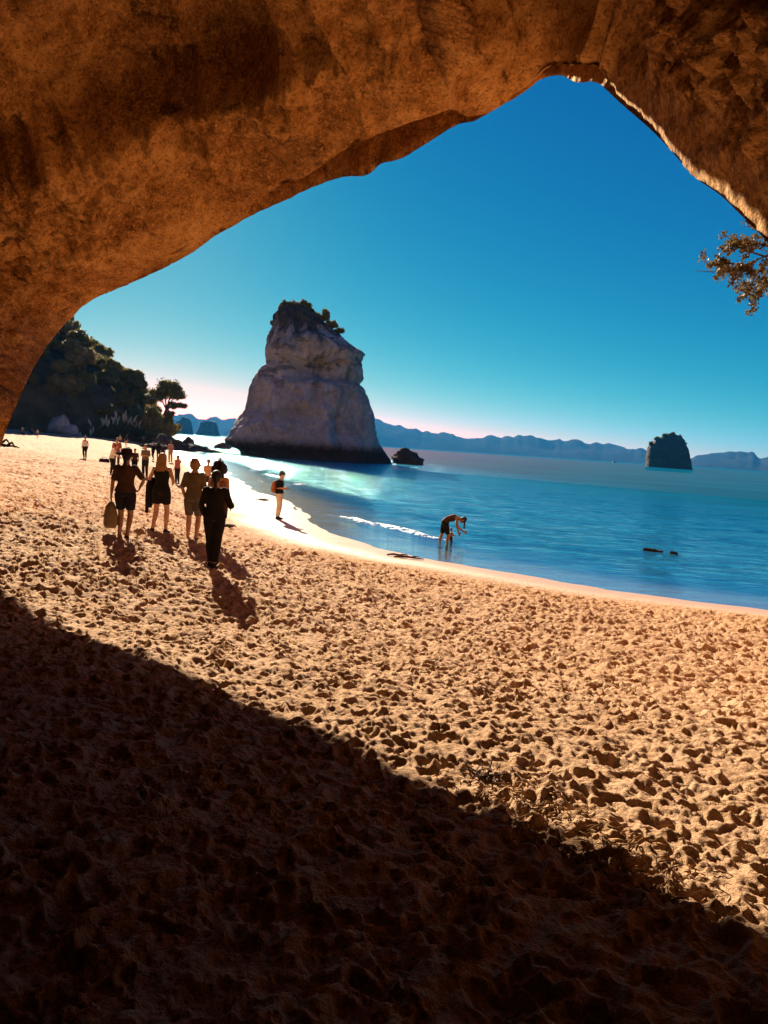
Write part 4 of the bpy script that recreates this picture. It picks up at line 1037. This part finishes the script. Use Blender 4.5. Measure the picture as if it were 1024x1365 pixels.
w1 = person(165, 721, 601, yaw=radians(2), label='person in brimmed hat and brown top walking away with a cloth bag', top='shirt', top_col=BROWN, bot_col=NAVY, hair='pony', hair_col=DARKH, hat=('brim', ('hat_brown', (0.03, 0.018, 0.013))), pose=P1, skin=SKIN_D, leg_len=.36)
P2 = dict(stepR, elL=(-.30, .03, 1.15), wrL=(-.15, .20, 1.10), elR=(.27, .0, 1.13), wrR=(.18, .18, 1.08))
w2 = person(213, 712, 605, yaw=radians(-4), label='person in black vest and shorts walking with a jacket over one arm', top='vest', top_col=BLACK, bot_col=BLACK, hair='long', hair_col=BLOND, pose=P2, leg_len=.30, long_top=.06)
P3 = dict(stepL, elL=(-.25, -.03, 1.12), wrL=(-.20, .10, .92))
w3 = person(256, 724, 612, yaw=radians(3), label='person in olive tee and grey shorts walking away', top='shirt', top_col=OLIVE, bot_col=GREY, hair='bob', hair_col=BLOND, pose=P3, leg_len=.40, sleeve=.5, shoe_col=('shoe_tan', (0.12, 0.07, 0.05)))
P4 = dict(kneeL=(-.070, .06, .49), ankL=(-.045, .06, .09), kneeR=(.070, .0, .49), ankR=(.045, -.12, .10), toeR=(.1, 1, -.2), elR=(.30, -.02, 1.10), wrR=(.26, .22, 1.14), elL=(-.25, .0, 1.12), wrL=(-.20, .12, .92))
w4 = person(283, 758, 629, yaw=radians(5), label='person in long black top and black trousers with one forearm raised', top='shirt', top_col=BLACK, bottom='trousers', bot_col=BLACK, hair='pony', hair_col=DARKH, pose=P4, sleeve=.95, belly=.01, long_top=.03)
w5 = person(288, 731, 617, yaw=radians(-6), label='person in rust vest half hidden ahead of the person in black trousers', top='vest', top_col=('cloth_rust', (0.16, 0.07, 0.045)), bottom='shorts', bot_col=BROWN, hair='big', hair_col=DARKH, pose=stepL)
PM = dict(head=(0, .06, 1.585), face=(0, 1, -.45), head_up=(0, .42, 1), spine=[(0, 0, .845), (0, -.01, 1.09), (0, .0, 1.32), (0, .035, 1.52)], elR=(.22, -.05, 1.13), wrR=(.12, .20, 1.12), elL=(-.22, -.05, 1.13), wrL=(-.10, .20, 1.14))
mn = person(371, 692, 629, yaw=radians(-97), label='person in dark cap and white trousers looking down on wet sand', top='shirt', top_col=BLACK, bottom='trousers', bot_col=WHITE, hair='short', hair_col=DARKH, hat=('cap', ('cap_black', (0.012, 0.012, 0.014))), male=True, pose=PM, sleeve=.5, shoe_col=('shoe_black', (0.012, 0.010, 0.010)))
PB = dict(spine=[(0, -.02, .845), (0, .10, 1.03), (0, .32, 1.10), (0, .55, 1.06)], head=(0, .63, 1.03), face=(0, .45, -1), head_up=(0, 1, .35), shL=(-.17, .40, 1.09), shR=(.17, .40, 1.09), elL=(-.17, .42, .82), elR=(.17, .46, .80), wrL=(-.10, .50, .60), wrR=(.12, .66, .66), handR=(0, .8, -.1), hipL=(-.09, 0, .88), hipR=(.09, .04, .88), kneeL=(-.10, -.06, .48), ankL=(-.10, -.16, .085), kneeR=(.10, .16, .47), ankR=(.10, .12, .085), stand=.70)
bd = person(590, 732, 685, yaw=radians(-95), label='person in dark shorts bent over a toddler in the shallows', top='vest', top_col=BROWN, bottom='shorts', bot_col=BLACK, hair='hang', hair_col=DARKH, pose=PB, shoes=False, skin=SKIN_D, leg_len=.42)
PC = dict(elL=(-.26, .12, 1.22), wrL=(-.12, .30, 1.10), elR=(.26, .12, 1.22), wrR=(.14, .30, 1.12), head=(0, .0, 1.62), kneeL=(-.12, .12, .50), kneeR=(.12, .06, .50))
ch = person(600, 733, 704, yaw=radians(-80), label='toddler standing in the shallows below the bent person', top=None, bottom='shorts', bot_col=BROWN, hair='short', hair_col=BRUN, pose=PC, shoes=False, skin=SKIN_D, vox=.02, belly=.03)

# --- people further along the beach
PW = dict(spine=[(0, 0, .845), (0, .03, 1.09), (0, .10, 1.31), (0, .20, 1.51)], head=(0, .25, 1.57), face=(0, 1, -.3), elR=(.24, .18, 1.12), wrR=(.20, .42, 1.02), elL=(-.24, .15, 1.12), wrL=(-.2, .38, .98), shR=(.17, .12, 1.37), shL=(-.17, .12, 1.37), kneeR=(.10, .16, .55), ankR=(.10, .30, .12), stand=.98)
person(148, 634, 592, yaw=radians(-80), label='person in white top and black trousers leaning forward beyond the person in brimmed hat', top='shirt', top_col=WHITE, bottom='trousers', bot_col=BLACK, hair='bun', hair_col=BRUN, pose=PW, sleeve=.9, vox=.02)
person(155, 624, 584, yaw=radians(200), label='person in rust shirt standing behind the person in white top', top='shirt', top_col=RED, bottom='trousers', bot_col=BROWN, hair='short', male=True, vox=.02)
PA = dict(elL=(-.24, -.02, 1.12), elR=(.24, -.02, 1.12), wrL=(.06, .17, 1.17), wrR=(-.06, .16, 1.14))
person(193, 637, 593, yaw=radians(165), label='person in grey tee and dark trousers with folded arms', top='shirt', top_col=GREY, bottom='trousers', bot_col=NAVY, hair='short', male=True, pose=PA, vox=.02)
person(170, 632, 597, yaw=radians(120), label='person in white sun hat hidden behind the person in brimmed hat', top='shirt', top_col=BROWN, bottom='trousers', bot_col=BLACK, hair='short', hat=('brim', ('hat_white', (0.55, 0.5, 0.45))), vox=.02)
person(179, 633, 598, yaw=radians(190), label='person in dark top facing back beside the white sun hat', top='shirt', top_col=BROWN, bottom='trousers', bot_col=BLACK, hair='short', hair_col=BRUN, vox=.02)
person(204, 613, 590, yaw=radians(150), label='person in dark clothes walking along the bright water edge', top='shirt', top_col=BLACK, bottom='trousers', bot_col=BLACK, hair='short', pose=stepL, vox=.025, sleeve=.9)
person(211, 613, 590, yaw=radians(20), label='person in dark coat beyond the person with the jacket', top='shirt', top_col=BLACK, bottom='trousers', bot_col=NAVY, hair='big', vox=.025, sleeve=.9, pose=stepR, long_top=.1)
person(217, 616, 592, yaw=radians(170), label='person in navy top beyond the person with the jacket', top='shirt', top_col=NAVY, bottom='trousers', bot_col=BLACK, hair='long', vox=.025)
person(227, 616, 588, yaw=radians(175), label='bare chested person in tan trousers near the reef', top=None, bottom='trousers', bot_col=TAN, hair='short', hair_col=BRUN, male=True, vox=.02)
PH = dict(elL=(-.30, .05, 1.28), wrL=(-.17, .10, 1.52), handL=(0, 0, .6))
person(236, 645, 607, yaw=radians(150), label='child in pink top raising a hand to the face', top='shirt', top_col=PINK, bottom='trousers', bot_col=NAVY, hair='short', hair_col=BRUN, pose=PH, vox=.02)
person(276, 660, 613, yaw=radians(175), label='person in tan top coming back beyond the person in rust vest', top='shirt', top_col=TAN, bottom='shorts', bot_col=BROWN, hair='short', hair_col=BRUN, vox=.02)
person(291, 658, 611, yaw=radians(170), label='person in brown top coming back beyond the person in black trousers', top='shirt', top_col=BROWN, bottom='shorts', bot_col=NAVY, hair='short', male=True, vox=.02)
person(113, 612, 582, yaw=radians(185), label='person in white vest and black trousers alone on open sand', top='vest', top_col=WHITE, bottom='trousers', bot_col=BLACK, hair='bun', hair_col=BRUN, pose=stepL, vox=.02)
person(160, 594, 580, yaw=radians(180), label='distant person in pale top before the plumed grass', top='shirt', top_col=CREAM, bottom='trousers', bot_col=BROWN, hair='short', vox=.03, eyes=False)
person(168, 596, 580, yaw=radians(0), label='distant person in dark jacket before the plumed grass', top='shirt', top_col=NAVY, bottom='shorts', bot_col=TAN, hair='short', vox=.03, eyes=False)
person(191, 597, 583, yaw=radians(40), label='distant person in black below the headland trees', top='shirt', top_col=BLACK, bottom='trousers', bot_col=BLACK, hair='short', vox=.03, eyes=False, sleeve=.9)
person(50, 584, 572, yaw=radians(170), label='small child in dark shorts beside a seated adult', top='shirt', top_col=CREAM, bottom='shorts', bot_col=BLACK, hair='short', hair_col=BRUN, vox=.025, eyes=False)
SIT = dict(spine=[(0, 0, .10), (0, -.06, .34), (0, -.04, .57), (0, .02, .77)], head=(0, .05, .85), shL=(-.178, -.03, .64), shR=(.178, -.03, .64), elL=(-.25, .12, .46), elR=(.25, .12, .46), wrL=(-.12, .34, .44), wrR=(.12, .34, .44),
           hipL=(-.092, .03, .11), hipR=(.092, .03, .11), kneeL=(-.12, .38, .44), kneeR=(.12, .38, .44), ankL=(-.10, .62, .10), ankR=(.10, .62, .10), stand=.56)
LIE = dict(spine=[(0, 0, .11), (0, -.24, .16), (0, -.44, .28), (0, -.60, .44)], head=(0, -.62, .53), shL=(-.178, -.48, .32), shR=(.178, -.48, .32), elL=(-.26, -.62, .06), elR=(.26, -.62, .06), wrL=(-.24, -.36, .05), wrR=(.24, -.36, .05),
           hipL=(-.092, .03, .11), hipR=(.092, .03, .11), kneeL=(-.11, .42, .42), kneeR=(.10, .47, .12), ankL=(-.10, .60, .09), ankR=(.10, .88, .08), stand=.36)
person(30, 580, 569, H=1.7, yaw=radians(200), label='seated person in pale hat on the sand under the trees', top='shirt', top_col=OLIVE, bottom='trousers', bot_col=BLACK, hair='short', hat=('brim', ('hat_cream', (0.5, 0.42, 0.33))), pose=SIT, vox=.025, eyes=False)
person(43, 578, 567, H=1.7, yaw=radians(150), label='seated person in rust top beside a small child', top='shirt', top_col=RED, bottom='trousers', bot_col=BLACK, hair='short', hair_col=BRUN, pose=SIT, vox=.025, eyes=False)
person(128, 582, 576, H=1.65, yaw=radians(110), label='person reclining on the sand before the wooded headland', top='shirt', top_col=GREY, bottom='trousers', bot_col=BROWN, hair='short', pose=LIE, vox=.025, eyes=False)
person(8, 596, 585, H=1.72, yaw=radians(-75), label='person in black reclining with one knee up beside the rock wall', top='shirt', top_col=BLACK, bottom='trousers', bot_col=BLACK, hair='short', pose=LIE, vox=.02, sleeve=.9)
person(2, 592, 572, H=1.7, yaw=radians(-60), label='seated person in dark clothes at the foot of the rock wall', top='shirt', top_col=NAVY, bottom='trousers', bot_col=BLACK, hair='short', hair_col=BRUN, pose=SIT, vox=.02)

# --- carried things
def cloth_bag():
    root, J, W, S = w1
    h = W(J['wrL'] + np.array([0, .01, -.10]))
    V, Fq = loft([((0, 0, -.52), (1, 0, 0), (0, 1, 0), .09, .13), ((0, 0, -.46), (1, 0, 0), (0, 1, 0), .13, .15), ((0, 0, -.28), (1, 0, 0), (0, 1, 0), .125, .15), ((0, 0, -.12), (1, 0, 0), (0, 1, 0), .085, .11), ((0, 0, -.03), (1, 0, 0), (0, 1, 0), .04, .05)], 16)
    V = V + 0.012 * np.stack([noise(V, 9, 1), noise(V, 9, 2), 0 * V[:, 0]], -1)
    t = empty('cloth_bag', h, radians(20)); m = cloth('bag_canvas', (0.19, 0.13, 0.085))
    link('pouch', mesh_py('pouch', V, Fq), m, t)
    link('handle', mesh_py('handle', *tube([(0, -.05, -.06), (0, -.03, .01), (0, .03, .01), (0, .05, -.06)], [.012] * 4, 8, n=12)), m, t)
    tag(t, 'pale brown cloth bag hanging from the hand of the person in brimmed hat', 'bag')
cloth_bag()
def jacket():
    root, J, W, S = w2
    c = W(lerp(J['elL'], J['wrL'], .35)); t = empty('jacket', c, radians(15))
    rings = []
    for z, w, d, x in [(.06, .05, .06, 0), (.03, .085, .075, -.01), (-.10, .10, .07, -.02), (-.30, .11, .06, -.035), (-.48, .095, .055, -.05), (-.62, .06, .04, -.055)]:
        rings.append(((x, .02, z), (1, 0, 0), (0, 1, 0), w, d))
    V, Fq = loft(rings, 20); V = V + 0.018 * np.stack([noise(V, 8, 1), noise(V, 8, 2), 0 * V[:, 0]], -1)
    link('body_cloth', mesh_py('body_cloth', V, Fq), cloth(*BLACK), t)
    V, Fq = loft([((-.06, .03, -.05), (1, 0, 0), (0, 1, 0), .05, .045), ((-.09, .03, -.35), (1, 0, 0), (0, 1, 0), .045, .04), ((-.10, .03, -.74), (1, 0, 0), (0, 1, 0), .035, .035)], 12)
    link('sleeve', mesh_py('sleeve', V, Fq), cloth(*BLACK), t)
    tag(t, 'black jacket draped over the arm of the person in black vest', 'jacket')
jacket()
def backpack():
    root, J, W, S = mn
    c = W((0, -.20, 1.16)); t = empty('backpack', c, radians(-97))
    V, Fq = loft([((0, 0, -.22), (1, 0, 0), (0, 1, 0), .10, .06), ((0, -.01, -.17), (1, 0, 0), (0, 1, 0), .14, .10), ((0, -.02, 0), (1, 0, 0), (0, 1, 0), .145, .11), ((0, 0, .15), (1, 0, 0), (0, 1, 0), .125, .08), ((0, .02, .22), (1, 0, 0), (0, 1, 0), .07, .04)], 18)
    link('pack', mesh_py('pack', V, Fq), cloth('pack_orange', (0.32, 0.11, 0.045)), t)
    for sg in (-1, 1): link('strap', mesh_py('strap', *tube([(sg * .09, .04, .17), (sg * .10, .16, .25), (sg * .10, .30, .17), (sg * .11, .28, -.02), (sg * .12, .08, -.15)], [.018] * 5, 8, n=14)), cloth(*BLACK), t)
    tag(t, 'small orange backpack worn by the person in the cap', 'backpack')
backpack()
def phone(who, label):
    root, J, W, S = who
    c = W((.0, .30, 1.14) if who is mn else (.25, .36, 1.21)); t = empty('phone', c, root.rotation_euler[2]); t.rotation_euler = (radians(-50), 0, root.rotation_euler[2])
    V, Fq = loft([((0, 0, -.003), (1, 0, 0), (0, 1, 0), .037, .075), ((0, 0, .004), (1, 0, 0), (0, 1, 0), .037, .075)], 16)
    link('case', mesh_py('case', V, Fq), cloth('phone_black', (0.01, 0.01, 0.012), 0.3), t)
    s_ = link('screen', mesh_py('screen', [(-.030, -.06, .006), (.030, -.06, .006), (.030, .06, .006), (-.030, .06, .006)], [(0, 1, 2, 3)]), cloth('phone_glass', (0.02, 0.02, 0.025), 0.1), t)
    tag(t, label, 'phone')
phone(mn, 'dark phone held by the person in the cap')

def bake_fused():
    for o, v in TODO:
        m = o.modifiers.new('fuse', 'REMESH'); m.mode = 'VOXEL'; m.voxel_size = v; m.use_smooth_shade = True
        s = o.modifiers.new('soft', 'SMOOTH'); s.factor = 0.5; s.iterations = 2 if v < .02 else 1
    bpy.context.view_layer.update()
    dg = bpy.context.evaluated_depsgraph_get()
    new = [bpy.data.meshes.new_from_object(o.evaluated_get(dg), preserve_all_data_layers=False, depsgraph=dg) for o, v in TODO]
    for (o, v), me in zip(TODO, new):
        mt = o.data.materials[0] if o.data.materials else None
        o.modifiers.clear(); nm = o.data.name; o.data = me
        if mt and not me.materials: me.materials.append(mt)
bake_fused()

# ------------------------------------------------------------------ tree hanging in from the cliff beside the arch
def cliff_tree():
    D = 15.0
    base = at_t(1200, 180, D) + np.array([1.5, 0.5, 0]); t = empty('cliff_tree', base)
    w = lambda px, py, dy=0.0: at_t(px, py, D) + np.array([0, dy, 0]) - base
    r = np.random.default_rng(8)
    br = [tube([(1.2, -1.5, -.6), (0, 0, 0), w(1120, 260), w(1060, 320), w(1000, 350), w(960, 362), w(928, 361)], [.16, .14, .10, .06, .03, .015, .006], 8, n=26)]
    subs = [((1060, 320), (1010, 308), (992, 302)), ((1040, 332), (1000, 318), (985, 325)), ((1020, 342), (985, 335), (968, 330)), ((1000, 350), (975, 365), (942, 372)), ((1030, 338), (1000, 375), (985, 398)), ((1045, 330), (1015, 380), (1010, 405)), ((990, 352), (962, 350), (950, 353)), ((1060, 320), (1040, 370), (1030, 412)), ((1010, 345), (990, 360), (960, 385)), ((1060, 320), (1045, 300), (1015, 330)), ((1090, 290), (1060, 360), (1050, 420)), ((1090, 290), (1100, 340), (1100, 400)), ((1075, 305), (1055, 420), (1026, 530))]
    tips = []
    for a, b, c in subs:
        dy = r.normal(0, .25)
        br.append(tube([w(*a), w(*b, dy * .5), w(*c, dy)], [.022, .012, .004], 6, n=8))
        for q in np.linspace(.35, 1, 6):
            p = (1 - q) ** 2 * w(*a) + 2 * q * (1 - q) * w(*b, dy * .5) + q * q * w(*c, dy); tips.append(p)
            for k in range(2):
                e = p + r.normal(0, .11, 3); br.append(tube([p, (p + e) / 2 + r.normal(0, .02, 3), e], [.006, .005, .003], 4)); tips.append(e)
    for q in np.linspace(.55, 1, 10):
        pass
    link('branches', mesh_py('branches', *join(br)), M_BARK, t)
    C = []; N = []
    for p in tips:
        for k in range(16):
            d = unit(r.normal(0, 1, 3) + np.array([0, -.2, .3])); C.append(p + d * r.uniform(.02, .11)); N.append(d)
    fm = foliage('cliff_tree_leaves', (0.055, 0.04, 0.016), (0.13, 0.085, 0.03), (0.26, 0.17, 0.10), 5.0)
    link('leaves', mesh_np('leaves', *leaf_quads(np.array(C), .047, np.array(N), r, .5), smooth=False), fm, t)
    tag(t, 'leafy branch hanging in from the cliff beside the arch', 'tree')
cliff_tree()

# ------------------------------------------------------------------ things lying on the sand
def ground_lumps():
    md = cloth('bag_dark', (0.03, 0.014, 0.014))
    p = at_ground(139, 617); t = empty('beach_bag', p, .3)
    V, Fq = loft([((-.34, 0, .10), (0, 1, 0), (0, 0, 1), .10, .09), ((-.28, 0, .15), (0, 1, 0), (0, 0, 1), .17, .15), ((0, 0, .15), (0, 1, 0), (0, 0, 1), .18, .155), ((.28, 0, .15), (0, 1, 0), (0, 0, 1), .17, .15), ((.34, 0, .10), (0, 1, 0), (0, 0, 1), .10, .09)], 16)
    link('pouch', mesh_py('pouch', V + .015 * noise(V, 6, 2)[:, None], Fq), md, t)
    link('handle', mesh_py('handle', *tube([(-.15, 0, .28), (-.1, 0, .38), (.1, 0, .38), (.15, 0, .28)], [.018] * 4, 8, n=12)), md, t)
    tag(t, 'dark red duffel bag lying on the open sand', 'bag')
    mk = cloth('weed', (0.05, 0.03, 0.02))
    for px, py, l, lab in [(351, 667, .5, 'small heap of dark seaweed on the pale wet sand'), (305, 703, .22, 'dark clump of weed on the sand beside the person in black trousers')]:
        p = at_ground(px, py); r = np.random.default_rng(px); parts = []
        for i in range(26):
            a = r.uniform(0, 6.28); b = r.normal(0, l * .25, 3) * np.array([1, 1, 0]); e = b + np.array([cos(a), sin(a), 0]) * l * r.uniform(.3, .7)
            parts.append(tube([b + (0, 0, .01), (b + e) / 2 + np.array([0, 0, r.uniform(.02, .10)]), e + (0, 0, .01)], [.012, .018, .006], 5, n=6))
        o = link('seaweed', mesh_py('seaweed', *join(parts)), mk); o.location = p; tag(o, lab, 'seaweed')
    md2 = plain('driftwood', (0.06, 0.035, 0.022), 0.9, .1, .4, 6, .4)
    for px, py, l, a, lab in [(529, 742, .55, -.2, 'short dark driftwood piece at the water edge'), (545, 745, .8, -.1, 'longer forked driftwood stick at the water edge')]:
        p = at_ground(px, py); parts = [tube([(-l / 2, 0, .03), (-.1, .04, .055), (.12, -.02, .045), (l / 2, .03, .02)], [.02, .03, .025, .012], 8, n=12), tube([(.05, 0, .045), (.18, .14, .06), (.26, .2, .04)], [.03, .02, .01], 6, n=6)]
        o = link('driftwood', mesh_py('driftwood', *join(parts)), md2); o.location = p; o.rotation_euler = (0, 0, a); tag(o, lab, 'driftwood')
ground_lumps()

def surf_z(x, y):
    x = np.atleast_1d(np.asarray(x, float)); y = np.atleast_1d(np.asarray(y, float)); s = shore_dist(x, y)
    return ground_s(s, y) + relief(x, y, eff(s, x))
def litter():
    """dry twigs, bark strips and leaf scraps washed up in a drift"""
    r = np.random.default_rng(21); parts = []
    line = [(640, 1040), (690, 1065), (730, 1090), (790, 1125), (850, 1165), (930, 1190)]
    L = np.array([at_ground(x, y)[:2] for x, y in line])
    n = 420
    q = r.random(n) ** 1.0 * (len(L) - 1); i = np.minimum(q.astype(int), len(L) - 2); f = (q - i)[:, None]
    P = L[i] * (1 - f) + L[i + 1] * f + r.normal(0, .11, (n, 2)) * np.array([1.3, 1])
    Z = surf_z(P[:, 0], P[:, 1])
    for (x, y), z in zip(P, Z):
        a = r.uniform(0, 6.28); l = r.uniform(.015, .07) * (1.8 if r.random() < .1 else 1); w = r.uniform(.0015, .005); ti = r.normal(0, .25)
        d = np.array([cos(a), sin(a), ti]) * l / 2; c = np.array([x, y, z + .006 + abs(d[2])])
        parts.append(tube([c - d, c + np.array([0, 0, r.uniform(0, .008)]), c + d], [w, w * 1.2, w * .6], 4))
    o = link('drift_litter', mesh_py('drift_litter', *join(parts)), plain('twigs', (0.26, 0.14, 0.065), .9, .1, .6, 20))
    tag(o, 'scattered dry twigs and bark scraps along the shadow edge', 'litter', kind='stuff')
    c = at_ground(645, 1036); c[2] = float(surf_z(c[0], c[1])[0]); parts = []
    for k in range(20):
        a = r.uniform(0, 6.28); l = r.uniform(.06, .16); b = r.normal(0, .035, 3) * np.array([1, 1, 0]); e = b + np.array([cos(a) * l, sin(a) * l, r.uniform(.0, .09)])
        parts.append(tube([b + (0, 0, .01), (b + e) / 2 + r.normal(0, .015, 3) + (0, 0, .02), e], [.005, .004, .002], 5, n=5))
    o = link('twig_clump', mesh_py('twig_clump', *join(parts)), plain('dark_twigs', (0.07, 0.04, 0.025), .9, .1, .4, 20)); o.location = c
    tag(o, 'dark tangled twig lying on sunlit sand by the shadow edge', 'twig')
litter()

# ------------------------------------------------------------------ air between here and the hills
def haze():
    x0, x1, y0, y1, z0, z1 = -8600, 8600, -600, 7600, -18, 300
    V = [(x0, y0, z0), (x1, y0, z0), (x1, y1, z0), (x0, y1, z0), (x0, y0, z1), (x1, y0, z1), (x1, y1, z1), (x0, y1, z1)]
    me = bpy.data.meshes.new('haze'); me.from_pydata(V, [], [(0, 3, 2, 1), (4, 5, 6, 7), (0, 1, 5, 4), (1, 2, 6, 5), (2, 3, 7, 6), (3, 0, 4, 7)]); me.update()
    m = bpy.data.materials.new('haze'); m.use_nodes = True; n = m.node_tree.nodes; n.clear()
    out = n.new('ShaderNodeOutputMaterial'); v = n.new('ShaderNodeVolumePrincipled')
    v.inputs['Color'].default_value = (0.05, 0.36, 0.90, 1); v.inputs['Density'].default_value = 0.00004; v.inputs['Anisotropy'].default_value = 0.3
    m.node_tree.links.new(v.outputs[0], out.inputs['Volume'])
    o = link('haze', me, m); o.display_type = 'WIRE'
    tag(o, 'thin blue haze over the bay', kind='stuff')
haze()
